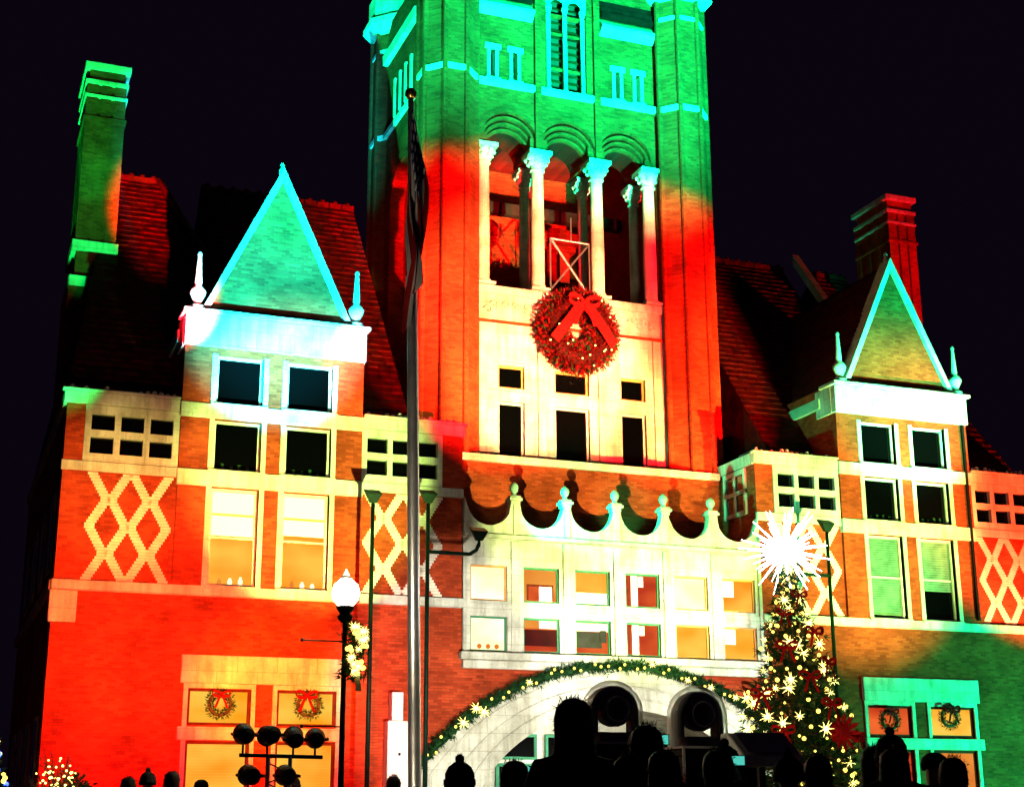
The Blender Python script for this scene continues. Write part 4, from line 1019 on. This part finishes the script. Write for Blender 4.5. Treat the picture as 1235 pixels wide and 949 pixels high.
def floodlight(loc, tgt, col, power, ang, blend, label, lens, size=.1, group='ground floodlights aimed at the courthouse'):
    e = empty('floodlight', (loc[0], loc[1], .0 if loc[1] < -9 else .13), label, 'floodlight', group)
    head(e, loc, tgt, lens)
    MB().box(-.2, .2, -.12, .12, 0, .03).box(-.19, -.17, -.03, .03, .03, loc[2]-e.location.z).box(.17, .19, -.03, .03, .03, loc[2]-e.location.z).build('bracket', 'black', e)
    spot(e, loc, tgt, col, power, ang, blend, size)
    return e
RED = (1.0, .002, .012); GRN = (.0, 1.0, .40); WARM = (.62, 1.0, .20); TEAL = (.0, .76, 1.0); WHITE = (1.0, 1.0, .82)

# par can stand on the left, seen from behind
PSX, PSY = -12.75, -15.0
PS = empty('light_stand', (PSX, PSY, 0), 'stand with a bar of black stage cans before the left wing', 'light stand')
MB().bar((-.62, 0, 2.11), (.66, 0, 2.09), .03, n=8).build('crossbar', 'black', PS)
MB().bar((-.18, 0, .0), (-.18, 0, 2.1), .032, n=10).build('pole', 'steel', PS); MB().bar((.16, 0, .0), (.16, 0, 2.1), .032, n=10).build('pole', 'steel', PS)
mb = MB()
for i in range(6): mb.bar((-.18, 0, .2+.3*i), (.16, 0, .35+.3*i), .012, n=5); mb.bar((.16, 0, .35+.3*i), (-.18, 0, .5+.3*i), .012, n=5)
mb.build('truss_web', 'black', PS)
MB().box(-.7, .7, -.4, .4, 0, .04).build('base_plate', 'black', PS)
MB().bar((-.60, 0, 1.60), (.25, 0, 1.60), .02, n=6).build('lower_bar', 'black', PS)
for x, z_, t in ((-13.32, 2.42, (-13.2, 0, 4.2)), (-12.95, 2.40, (-14.5, 0, 2.0)), (-12.55, 2.39, (-11.0, 0, 6.0)), (-12.21, 2.37, (-9.5, 0, 4.0)), (-13.22, 1.82, (-14.0, 0, 3.0)), (-12.66, 1.82, (-12, 0, 3.0))):
    c = head(PS, (x, PSY, z_), t, 'lens_red')
    MB().bar((x-PSX, 0, 2.1 if z_ > 2 else 1.6), (x-PSX, 0, z_-.05), .018, n=6).build('clamp', 'black', PS)
spot(PS, (-13.32, PSY, 2.42), (-13.6, 0, 3.8), RED, 18000, 58, .7, .08)
spot(PS, (-12.55, PSY, 2.39), (-11.6, 0, 3.9), RED, 18000, 48, .8, .08)
spot(PS, (-12.21, PSY, 2.37), (-9.5, 0, 4.3), (1, .66, .03), 17000, 20, .9, .08)
spot(PS, (-12.95, PSY, 2.40), (-13.4, 0, 6.4), (1, .66, .05), 7000, 34, .9, .08)

# ground floods (all stand below the picture's lower edge)
floodlight((-10.5, -14.0, .5), (-9.94, 0, 15.0), TEAL, 620000, 19, .8, 'green flood on the road under the left gable', 'lens_green')
floodlight((-7.0, -14.0, .5), (-8.9, 0, 9.9), WARM, 56000, 25, .5, 'warm flood on the road facing the left gable windows', 'lens_warm')
floodlight((-13.5, -13.5, .5), (-13.8, 0, 9.2), (.75, 1, .22), 10000, 16, .8, 'dim warm flood facing the left lattice', 'lens_warm')
floodlight((-7.0, -19.0, .5), (-4.4, 0, 4.4), WHITE, 27000, 25, .6, 'white flood facing the left half of the entrance bay', 'lens_warm')
floodlight((6.5, -19.0, .5), (1.4, 0, 4.4), WHITE, 34000, 26, .6, 'white flood facing the right half of the entrance bay', 'lens_warm')
floodlight((4.2, -19.0, .5), (.2, 1, 9.6), (.80, 1, .26), 64000, 25, .4, 'warm flood across the road aimed at the scalloped parapet', 'lens_warm')
floodlight((-2.0, -31.0, .5), (-2.9, 3, 16.2), RED, 300000, 15.6, .35, 'red flood across the road aimed at the left of the tower', 'lens_red')
floodlight((3.0, -31.0, .5), (2.7, 3, 16.0), RED, 300000, 15.2, .35, 'red flood across the road aimed at the right of the tower', 'lens_red')
floodlight((.5, -31.5, .5), (-1.5, 3, 15.7), (.72, 1, .34), 210000, 14, .6, 'amber flood across the road aimed at the pale tower panel', 'lens_warm')
floodlight((1.0, -30.0, .5), (.9, 3, 30.5), GRN, 2300000, 26.5, .95, 'green flood across the road aimed at the tower top', 'lens_green')
floodlight((-19.0, -16.0, .5), (-4.8, 6.3, 26.4), GRN, 420000, 11, .7, 'green flood far left across the road aimed at the tower side', 'lens_green')
floodlight((-13.0, -13.6, .5), (-4.6, 6.0, 18.8), RED, 110000, 9, .6, 'red flood far left across the road aimed at the tower side', 'lens_red')
floodlight((-5.5, -19.5, .4), (-.6, -10.2, 3.6), (1, .55, .30), 2600, 26, .8, 'unseen warm fill lamp added to brighten the Christmas tree bows', 'lens_warm')  # fill lamp added out of view to light the tree bows
floodlight((11.5, -14.0, .5), (9.9, 0, 14.4), (.0, 1, .40), 260000, 20, .8, 'green flood on the road under the right gable', 'lens_green')
floodlight((8.0, -15.0, .5), (7.9, 0, 10.0), WARM, 72000, 33, .8, 'warm flood on the road facing the right wing', 'lens_warm')
floodlight((16.5, -7.5, .6), (11.4, 0, 4.0), (.0, 1.0, .36), 17000, 66, .8, 'green flood at the far right corner of the right wing', 'lens_green')
floodlight((20.0, -11.0, .5), (13.8, 0, 10.2), (1, .05, .012), 80000, 28, .6, 'red flood at the far right aimed at the end bay', 'lens_red')
floodlight((20.5, -12.0, .5), (14.6, 5.1, 21.0), RED, 60000, 14, .6, 'red flood at the far right aimed at the right chimney', 'lens_red')
floodlight((-16.3, -10.6, .5), (-14.5, 5, 21.6), (.0, 1, .14), 120000, 9, .6, 'green flood at the left corner aimed at the chimney top', 'lens_green')
floodlight((-16.8, -10.6, .5), (-14.5, 5, 18.0), (.0, 1, .14), 60000, 8, .6, 'dimmer green flood at the left corner aimed at the chimney foot', 'lens_green')
floodlight((-13.2, -16.0, .5), (-12.5, 7.8, 21.3), RED, 620000, 7, 1.0, 'red flood at the left aimed at the outer roof ridge', 'lens_red')
floodlight((-3.2, -14.0, .5), (-5.4, 7.6, 20.8), RED, 400000, 7.5, 1.0, 'red flood aimed past the tower at the left inner roof', 'lens_red')
floodlight((2.6, -14.0, .5), (7.4, 8.0, 22.2), RED, 110000, 7, 1.0, 'red flood aimed past the tower at the right roof ridge', 'lens_red')

# dark poles with floodlight heads near the facade
def flood_pole(x, y, h, label, arm=None, head_dir=(0, 1, -.4), z0=.13):
    e = empty('flood_pole', (x, y, z0), label, 'light pole', 'dark green floodlight poles by the facade')
    MB().bar((0,0,0), (0,0,h), .065, .05, n=10).build('pole', 'dgreen', e, smooth=True)
    MB().lathe((0,0,0), [(.15, 0), (.15, .05), (.08, .1)], 10).build('base', 'dgreen', e)
    def lamp(px, pz):
        mb = MB(); mb.add([(px-.22, -.14, pz+.05), (px+.22, -.14, pz+.05), (px+.22, .18, pz+.20), (px-.22, .18, pz+.20), (px-.09, -.06, pz-.20), (px+.09, -.06, pz-.20), (px+.09, .05, pz-.18), (px-.09, .05, pz-.18)],
                          [(0,1,2,3),(4,7,6,5),(0,4,5,1),(1,5,6,2),(2,6,7,3),(3,7,4,0)])
        mb.build('lamp_head', 'dgreen', e, bevel=.01)
        MB().bar((px, 0, pz-.36), (px, 0, pz-.17), .04, n=8).build('knuckle', 'dgreen', e)
    lamp(0, h+.2)
    if arm:
        ax, az = arm
        mb = MB().bar((0,0,az), (ax*.82, 0, az), .05, n=8).bar((ax*.82, 0, az), (ax*.95, 0, az+.12), .05, n=8).bar((ax*.95, 0, az+.12), (ax, 0, az+.30), .05, n=8)
        mb.build('arm', 'dgreen', e, smooth=True); lamp(ax, az+.56)
    return e
flood_pole(-7.52, -1.3, 8.85, 'dark green flood pole left of the flagpole beside the lattice')
fpl = flood_pole(-6.02, -1.3, 8.95, 'dark green flood pole right behind the flagpole with side arm', (1.42, 7.68))
spot(fpl, (-4.60, -1.3, 8.72), (3.2, 1.1, 10.1), GRN, 7000, 40, .8, .08)
flood_pole(6.15, -1.3, 8.95, 'dark green flood pole right of the Christmas tree with side arm', (-1.45, 7.68))

# ================================================================ stage gear before the arch
def moving_head(x, y, z, label):
    e = empty('moving_head_light', (x, y, z), label, 'stage light', 'moving head stage lights before the arch')
    MB().box(-.26, .26, -.2, .2, 0, .13).build('base', 'black', e, bevel=.02)
    mb = MB()      # round topped yoke
    for i in range(18):
        a0, a1 = math.pi*i/18, math.pi*(i+1)/18
        P = lambda r, a, y_: (-r*math.cos(a), y_, .40+r*math.sin(a)*.95)
        mb.quad(P(.34, a0, -.09), P(.34, a1, -.09), P(.34, a1, .09), P(.34, a0, .09)); mb.quad(P(.24, a0, -.09), P(.24, a1, -.09), P(.24, a1, .09), P(.24, a0, .09))
        mb.quad(P(.34, a0, -.09), P(.34, a1, -.09), P(.24, a1, -.09), P(.24, a0, -.09)); mb.quad(P(.34, a0, .09), P(.34, a1, .09), P(.24, a1, .09), P(.24, a0, .09))
    mb.box(-.34, -.24, -.09, .09, .12, .40).box(.24, .34, -.09, .09, .12, .40)
    mb.build('yoke', 'black', e, fix=False)
    hd = MB()
    prof = [(.10, -.22), (.18, -.18), (.215, -.05), (.22, .12), (.20, .18), (.17, .18)]
    n = 18; vs = []
    for r_, yy in prof:
        for k in range(n): a = 2*math.pi*k/n; vs.append((r_*math.cos(a), -yy, .42+r_*math.sin(a)))
    fs = [(i*n+k, i*n+(k+1) % n, (i+1)*n+(k+1) % n, (i+1)*n+k) for i in range(len(prof)-1) for k in range(n)]
    hd.add(vs, fs); hd.add(vs[:n], [tuple(range(n))]); h_ = hd.build('head', 'black', e, smooth=False, fix=False)
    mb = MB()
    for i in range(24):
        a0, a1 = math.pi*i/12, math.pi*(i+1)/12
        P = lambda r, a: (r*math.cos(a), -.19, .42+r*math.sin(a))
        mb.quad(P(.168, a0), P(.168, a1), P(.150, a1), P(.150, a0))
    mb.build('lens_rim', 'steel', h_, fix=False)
    MB().lathe((0,0,0), [(.40, .0), (.40, .40)]+[(.40*math.cos(math.pi/2*i/8)+.001, .40+.40*math.sin(math.pi/2*i/8)) for i in range(1, 9)], 28, closed=False).build('weather_dome', 'dome', e, smooth=True)
    MB().lathe((0, 0, 0), [(.001, 0), (.17, 0)], 18, closed=False).build('lens', 'glass', h_).rotation_euler = (math.pi/2, 0, 0)
    [c_ for c_ in h_.children if c_.name.startswith('lens') and 'rim' not in c_.name][0].location = (0, -.182, .42)
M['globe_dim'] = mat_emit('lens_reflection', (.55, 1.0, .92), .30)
mt, nt, b = newmat('clear_dome'); b.inputs['Base Color'].default_value = (.8, .82, .82, 1); b.inputs['Roughness'].default_value = .12
lw = N(nt, 'ShaderNodeLayerWeight'); lw.inputs['Blend'].default_value = .35; mm = N(nt, 'ShaderNodeMath', operation='MULTIPLY_ADD'); mm.inputs[1].default_value = .75; mm.inputs[2].default_value = .10
nt.links.new(lw.outputs['Facing'], mm.inputs[0]); nt.links.new(mm.outputs[0], b.inputs['Alpha']); M['dome'] = mt
moving_head(-9.51, -20, 2.12, 'left black moving head stage light in the middle of the arch')
moving_head(-8.27, -20, 2.08, 'right black moving head stage light beside the Christmas tree')
def case(x0, x1, y0, y1, z0, z1, label, top='case'):
    e = empty('flight_case', ((x0+x1)/2, (y0+y1)/2, z0), label, 'case', 'flight cases under the stage lights')
    w_, d_, h_ = (x1-x0)/2, (y1-y0)/2, z1-z0
    MB().box(-w_+.02, w_-.02, -d_+.02, d_-.02, .02, h_-.02).build('panel', top, e)
    mb = MB(); t = .03
    for xx in (-w_, w_-t):
        for yy in (-d_, d_-t): mb.box(xx, xx+t, yy, yy+t, 0, h_)
    for zz in (0, h_-t):
        for yy in (-d_, d_-t): mb.box(-w_+t, w_-t, yy+.001, yy+t-.001, zz+.001, zz+t-.001)
        for xx in (-w_, w_-t): mb.box(xx+.001, xx+t-.001, -d_+t, d_-t, zz+.002, zz+t-.002)
    mb.build('edging', 'steel', e)
    for d in (-1, 1): MB().box(d*.25-.06, d*.25+.06, -d_-.015, -d_+.019, h_*.5-.05, h_*.5+.05).build('latch', 'steel', e)
case(-9.95, -9.05, -20.4, -19.6, .9, 2.12, 'upper flight case under the left moving head light', 'coat_k')
case(-10.0, -9.0, -20.45, -19.55, .0, .90, 'lower flight case under the left moving head light', 'coat_k')
case(-8.70, -7.60, -20.4, -19.6, .95, 2.08, 'upper flight case under the right moving head light', 'coat_k')
case(-8.75, -7.55, -20.45, -19.55, .0, .95, 'lower flight case under the right moving head light', 'coat_k')
mo = empty('stage_monitor', (-7.9, -21.0, 0), 'pale wedge monitor on a black stand before the Christmas tree', 'speaker')
mb = MB().prism_x([(-.3, 1.80), (-.3, 1.92), (.1, 2.22), (.3, 2.22), (.3, 1.80)], -.42, .42); mb.build('cabinet', 'white_metal', mo, bevel=.015)
MB().add([(-.36, -.29, 1.955), (.36, -.29, 1.955), (.36, .06, 2.215), (-.36, .06, 2.215)], [(0,1,2,3)]).build('grille', 'case', mo).location = (0, -.012, .016)
MB().bar((0,0,.0), (0,0,1.8), .04, n=8).box(-.4, .4, -.3, .3, 0, .04).build('stand', 'black', mo)
# white utility cabinets against the wall
uc = empty('utility_cabinet', (-6.45, -.25, .13), 'white utility cabinet with narrow riser on the wall behind the flagpole', 'cabinet')
MB().box(-.30, .26, -.18, .2, .0, 3.42).build('body', 'white_metal', uc, bevel=.02); MB().box(-.18, .12, -.12, .2, 3.43, 4.15).build('riser', 'white_metal', uc, bevel=.015)
MB().box(-.27, .23, -.196, -.18, .1, 1.9).build('door', 'white_metal', uc); MB().box(-.02, .04, -.22, -.197, 2.55, 2.62).build('lock', 'black', uc)

# ================================================================ shrubs at the left corner
def leafy(mb, c, r, n, ln=.10, w=.03):
    for _ in range(n):
        v = Vector((random.gauss(0,1), random.gauss(0,1), random.gauss(0,1))).normalized(); p = Vector(c)+Vector((v.x*r[0], v.y*r[1], v.z*r[2]))*(random.random()**.4)
        d = Vector((random.gauss(0,1), random.gauss(0,1), random.gauss(0,1))).normalized(); t = d.cross(v).normalized()*w
        mb.add([p, p+d*ln*.5+t, p+d*ln, p+d*ln*.5-t], [(0,1,2,3)])
E1 = empty('evergreen_shrub', (-16.85, -12.0, 0), 'dark evergreen with blue and white lights at the left edge', 'shrub')
MB().bar((0,0,0), (0,0,2.4), .07, .02, n=8).build('stem', 'bark', E1)
mb = MB()
for k in range(26):
    zz = .3+2.3*k/26; rr = .75*(2.9-zz)/2.6; leafy(mb, (0,0,zz), (rr, rr, .2), 160, .13, .018)
mb.build('foliage', 'needle', E1, fix=False)
for k in range(36):
    zz = random.uniform(1.5, 2.7); rr = .72*(2.95-zz)/2.6; a = random.uniform(math.pi, 2*math.pi)
    put(bulbb_me if k % 5 == 0 else bulb_me, 'bulb', E1, (math.cos(a)*rr, math.sin(a)*rr, zz), random.uniform(.8, 1.5))
E2 = empty('light_ball_shrub', (-15.72, -12.2, 0), 'bare twig shrub with a dense ball of white lights at lower left', 'shrub')
MB().bar((0,0,0), (0,0,1.4), .06, .03, n=8).build('stem', 'bark', E2)
mb = MB()
for k in range(46):
    a = random.random()*6.28; e = random.uniform(.4, 1.45); L_ = random.uniform(.5, 1.15); p = Vector((0,0,1.2)); q = p+Vector((math.cos(a)*math.cos(e), math.sin(a)*math.cos(e), math.sin(e)))*L_
    mb.bar(p, q, .014, .004, n=5)
    for j in range(2):
        r0 = p.lerp(q, random.uniform(.4, .8)); mb.bar(r0, r0+Vector((random.gauss(0,.14), random.gauss(0,.14), .2)), .007, .002, n=4)
mb.build('twigs', 'bark', E2)
mb = MB(); leafy(mb, (.28, 0, 1.55), (.32, .3, .3), 500, .12, .02); mb.build('foliage', 'needle', E2, fix=False)
for k in range(54):
    v = Vector((random.gauss(0,1), random.gauss(0,1), random.gauss(0,1))).normalized()*.34*(random.random()**.33)
    put(bulbs_me, 'bulb', E2, (v.x-.05, v.y-.12, 1.82+v.z), random.uniform(.45, .85))

# ================================================================ people (seen from behind, watching the show)
def skin_mesh(verts, edges, radii, root=0, sub=2):
    me = bpy.data.meshes.new('tmp'); me.from_pydata(verts, edges, []); o = bpy.data.objects.new('tmp', me); COL.objects.link(o)
    md = o.modifiers.new('skin', 'SKIN'); md.use_smooth_shade = True; md.branch_smoothing = .6
    for i, r_ in enumerate(radii): me.skin_vertices[0].data[i].radius = r_ if isinstance(r_, tuple) else (r_, r_)
    me.skin_vertices[0].data[root].use_root = True
    o.modifiers.new('sub', 'SUBSURF').levels = sub
    dg = bpy.context.evaluated_depsgraph_get(); out = bpy.data.meshes.new_from_object(o.evaluated_get(dg))
    bpy.data.objects.remove(o); bpy.data.meshes.remove(me)
    for p in out.polygons: p.use_smooth = True
    return out
def body_meshes(pose):
    """1.75 m figure facing +y; returns body, coat, trousers"""
    V, E_, Rr = [], [], []
    def ad(p, r_, par=None):
        V.append(p); Rr.append(r_)
        if par is not None: E_.append((par, len(V)-1))
        return len(V)-1
    pel = ad((0,0,.95), (.15,.11)); wa = ad((0,0,1.10), (.135,.10), pel); cs = ad((0,.0,1.30), (.165,.115), wa); sh = ad((0,-.01,1.42), (.13,.09), cs)
    nk = ad((0,-.005,1.52), .068, sh); hb = ad((0,.015,1.59), (.088,.105), nk); hm = ad((0,.012,1.67), (.098,.118), hb); ht = ad((0,.008,1.745), (.075,.09), hm)
    ns = ad((0,.118,1.635), .014, hm)
    ids = dict(torso=[pel, wa, cs, sh])
    arms = []
    for d in (-1, 1):
        s0 = ad((d*.185,-.01,1.41), .062, sh)
        if pose == 'down': e, w_ = (d*.26,-.03,1.13), (d*.27,.06,.90)
        elif pose == 'phone' and d > 0: e, w_ = (d*.27,.22,1.28), (d*.15,.38,1.60)
        elif pose == 'pocket': e, w_ = (d*.30,-.06,1.14), (d*.22,.08,.96)
        else: e, w_ = (d*.26,.0,1.13), (d*.24,.16,.95)
        s1 = ad(e, .045, s0); s2 = ad(w_, .031, s1); arms += [s0, s1, s2]
        dirv = (Vector(w_)-Vector(e)).normalized()
        side = dirv.cross(Vector((1,0,0))).normalized()
        pm_ = Vector(w_)+dirv*.07; pl_ = ad(tuple(pm_), (.032,.022), s2)
        for k in range(4):
            b0 = pm_+dirv*.03+side*(.024*(k-1.5)); ln_ = (.062, .075, .070, .052)[k]
            f1 = ad(tuple(b0), .0095, pl_); f2 = ad(tuple(b0+dirv*ln_*.55+Vector((-d*.010,0,0))), .0085, f1); ad(tuple(b0+dirv*ln_*.95+Vector((-d*.032,0,0))), .0075, f2)
        t0 = ad(tuple(Vector(w_)+dirv*.03+side*.035), .0105, s2); ad(tuple(Vector(w_)+dirv*.075+side*.062), .009, t0)
    legs = []
    for d in (-1, 1):
        h_ = ad((d*.095,0,.88), .088, pel); kn = ad((d*.10,.015,.50), .058, h_); an = ad((d*.10,-.02,.09), .040, kn); ft = ad((d*.115,.14,.045), (.042,.032), an); legs += [h_, kn, an]
    body = skin_mesh(V, E_, Rr, pel)
    def sub(idx, add, cut=None):
        mp_ = {q: i for i, q in enumerate(idx)}
        vv = [V[q] for q in idx]; ee = [(mp_[a], mp_[b_]) for a, b_ in E_ if a in mp_ and b_ in mp_]
        rr = [tuple(x_+add for x_ in (Rr[q] if isinstance(Rr[q], tuple) else (Rr[q],)*2)) for q in idx]
        return vv, ee, rr
    vv, ee, rr = sub([pel, wa, cs, sh]+arms, .034)
    vv.append((0, 0, .74)); ee.append((0, len(vv)-1)); rr.append((.20, .16))           # coat skirt
    vv.append((0, -.012, 1.50)); ee.append((3, len(vv)-1)); rr.append((.115, .11))      # collar
    vv.append((0, -.01, 1.56)); ee.append((len(vv)-2, len(vv)-1)); rr.append((.108, .105))
    coat = skin_mesh(vv, ee, rr, 0)
    vv, ee, rr = sub([pel]+legs, .018); tr = skin_mesh(vv, ee, rr, 0)
    return body, coat, tr
BODY = {p: body_meshes(p) for p in ('down', 'phone', 'pocket')}
for p in BODY:
    BODY[p][0].materials.append(M['skin'])
def hair_mesh(kind):
    mb = MB(); rnd = random.Random(hash(kind) % 99)
    if kind == 'hat':
        mb.lathe((0, .005, 1.625), [(.112, 0), (.122, .02), (.122, .055), (.112, .06), (.112, .10), (.085, .15), (.045, .18), (.01, .19)], 18); mb.ball((0, .005, 1.83), .035, 10, 6)
    elif kind == 'cap':
        mb.lathe((0, .005, 1.67), [(.108, 0), (.11, .03), (.095, .08), (.05, .115), (.01, .12)], 18)
        mb.add([(-.08, .09, 1.67), (.08, .09, 1.67), (.06, .20, 1.655), (-.06, .20, 1.655), (-.08, .09, 1.682), (.08, .09, 1.682), (.06, .20, 1.667), (-.06, .20, 1.667)], [(0,1,2,3),(4,7,6,5),(2,6,7,3),(0,4,5,1),(1,5,6,2),(0,3,7,4)])
    else:
        long_ = kind == 'long'
        prof = [(.01, .205), (.06, .195), (.098, .155), (.112, .09), (.112, .03)] + ([(.115, -.05), (.125, -.14), (.12, -.20), (.08, -.22)] if long_ else [(.10, -.03), (.075, -.06)])
        n = 22; c = Vector((0, -.012, 1.595))
        vs = []
        for r_, z_ in prof:
            for k in range(n):
                a = 2*math.pi*k/n; j = 1+.05*rnd.uniform(-1, 1); f = math.sin(a)
                rr = r_*j
                y_ = rr*f*1.05
                if f > .2 and z_ < .12: y_ = min(y_, .052)       # face side stays open
                vs.append((c.x+rr*math.cos(a), c.y+y_, c.z+z_))
        mb.add(vs, [(i*n+k, i*n+(k+1) % n, (i+1)*n+(k+1) % n, (i+1)*n+k) for i in range(len(prof)-1) for k in range(n)])
    if kind in ('short', 'long', 'hat'):
        base = list(mb.v)
        for _ in range(420):
            p = Vector(rnd.choice(base)); c0 = Vector((0, 0, 1.66)); v = (p-c0).normalized()
            if kind != 'hat' and v.y > .55: continue
            d = (v*.5+Vector((rnd.gauss(0,.5), rnd.gauss(0,.5), rnd.gauss(-.4,.5)))).normalized(); t = d.cross(v).normalized()*(.004 if kind != 'hat' else .003)
            p = p+Vector((rnd.gauss(0,.012), rnd.gauss(0,.012), rnd.gauss(0,.012))); L_ = .045 if kind != 'hat' else .016
            mb.add([p-t, p+t, p+d*L_*rnd.uniform(.5, 1.2)], [(0,1,2)])
    me = mb.mesh('hair', fix=False)
    for p in me.polygons: p.use_smooth = True
    return me
HAIR = {k: hair_mesh(k) for k in ('hat', 'cap', 'short', 'long')}
def person(x, y, h, rz, pose, coat, hair, label):
    e = empty('person', (x, y, 0 if y < -9 else .13), label, 'person', 'people watching before the courthouse', rz)
    e.scale = (h/1.78,)*3
    bd, ct, tr = BODY[pose]
    put(bd, 'body', e, (0,0,0))
    for me, nm, mat in ((ct, 'coat', coat), (tr, 'trousers', 'coat_k'), (HAIR[hair], {'hat': 'knit_hat', 'cap': 'cap'}.get(hair, 'hair'), {'hat': 'knit', 'cap': 'coat_n'}.get(hair, 'hair_d'))):
        m2 = me.copy(); m2.materials.clear(); m2.materials.append(M[mat]); put(m2, nm, e, (0,0,0))
    if pose == 'phone':
        ph_ = MB().box(.05, .20, .40, .41, 1.70, 1.775).build('phone', 'black', e); MB().box(.057, .193, .397, .3995, 1.706, 1.769).build('screen', 'screen', ph_)
ppl = [(-14.17, -29.5, 1.90, -.3, 'down', 'coat_k', 'long', 'tall long haired person in dark coat before the left of the arch'),
       (-13.44, -29.0, 1.78, -.2, 'pocket', 'coat_k', 'short', 'short haired person in black coat between the two stage lights'),
       (-13.26, -28.6, 1.79, -.4, 'phone', 'coat_n', 'cap', 'capped person just left of the right stage light'),
       (-13.78, -28.6, 1.74, -.3, 'down', 'coat_b', 'hat', 'person in bobble hat under the left stage light'),
       (-12.75, -28.8, 1.66, -.3, 'pocket', 'coat_k', 'hat', 'shorter hatted person under the right stage light'),
       (-12.25, -28.0, 1.62, -.3, 'down', 'coat_n', 'long', 'long haired person at the foot of the Christmas tree'),
       (-11.55, -29.0, 1.74, -.4, 'pocket', 'coat_k', 'hat', 'dark hatted person before the right ground floor windows'),
       (-11.28, -28.4, 1.70, -.4, 'down', 'coat_k', 'long', 'long haired dark figure before the right ground floor windows'),
       (-11.9, -28.6, 1.62, -.3, 'phone', 'coat_k', 'short', 'dark short haired person right of the Christmas tree foot'),
       (-10.9, -28.6, 1.66, -.4, 'down', 'coat_b', 'cap', 'capped person at the far right of the crowd'),
       (-15.0, -15.2, 1.76, -.2, 'down', 'coat_k', 'short', 'leftmost distant head against the red wall'),
       (-14.70, -15.0, 1.83, -.2, 'pocket', 'coat_k', 'hat', 'second distant head from the left against the red wall'),
       (-14.38, -15.2, 1.84, -.2, 'down', 'coat_b', 'long', 'third distant head from the left against the red wall'),
       (-13.95, -15.2, 1.74, -.2, 'down', 'coat_k', 'cap', 'distant capped head left of the light stand'),
       (-12.3, -14.0, 1.80, -.2, 'down', 'coat_n', 'hat', 'distant hatted head just right of the light stand'),
       (-10.95, -15.0, 1.80, -.2, 'pocket', 'coat_k', 'short', 'distant head between the street lamp and the flagpole'),
       (-14.55, -28.5, 1.55, -.2, 'pocket', 'coat_k', 'hat', 'short person in hat just right of the flagpole'),
       (-14.05, -28.2, 1.58, -.2, 'phone', 'coat_n', 'long', 'long haired person under the left haunch of the arch')]
ppl += [(-13.95, -29.8, 1.56, -.3, 'pocket', 'coat_n', 'short', 'short haired head low between the flagpole and the arch'),
        (-13.62, -29.6, 1.60, -.2, 'down', 'coat_k', 'long', 'low long haired head left of the middle of the arch'),
        (-13.08, -29.3, 1.62, -.5, 'phone', 'coat_b', 'short', 'low short haired head holding a phone under the right stage light'),
        (-12.5, -29.2, 1.58, -.3, 'down', 'coat_k', 'hat', 'low hatted head between the stage light and the tree'),
        (-11.75, -29.3, 1.64, -.2, 'pocket', 'coat_n', 'long', 'low long haired head just right of the tree'),
        (-11.05, -29.0, 1.60, -.4, 'down', 'coat_k', 'short', 'low short haired head under the far right windows')]
for q in ppl: person(*q)
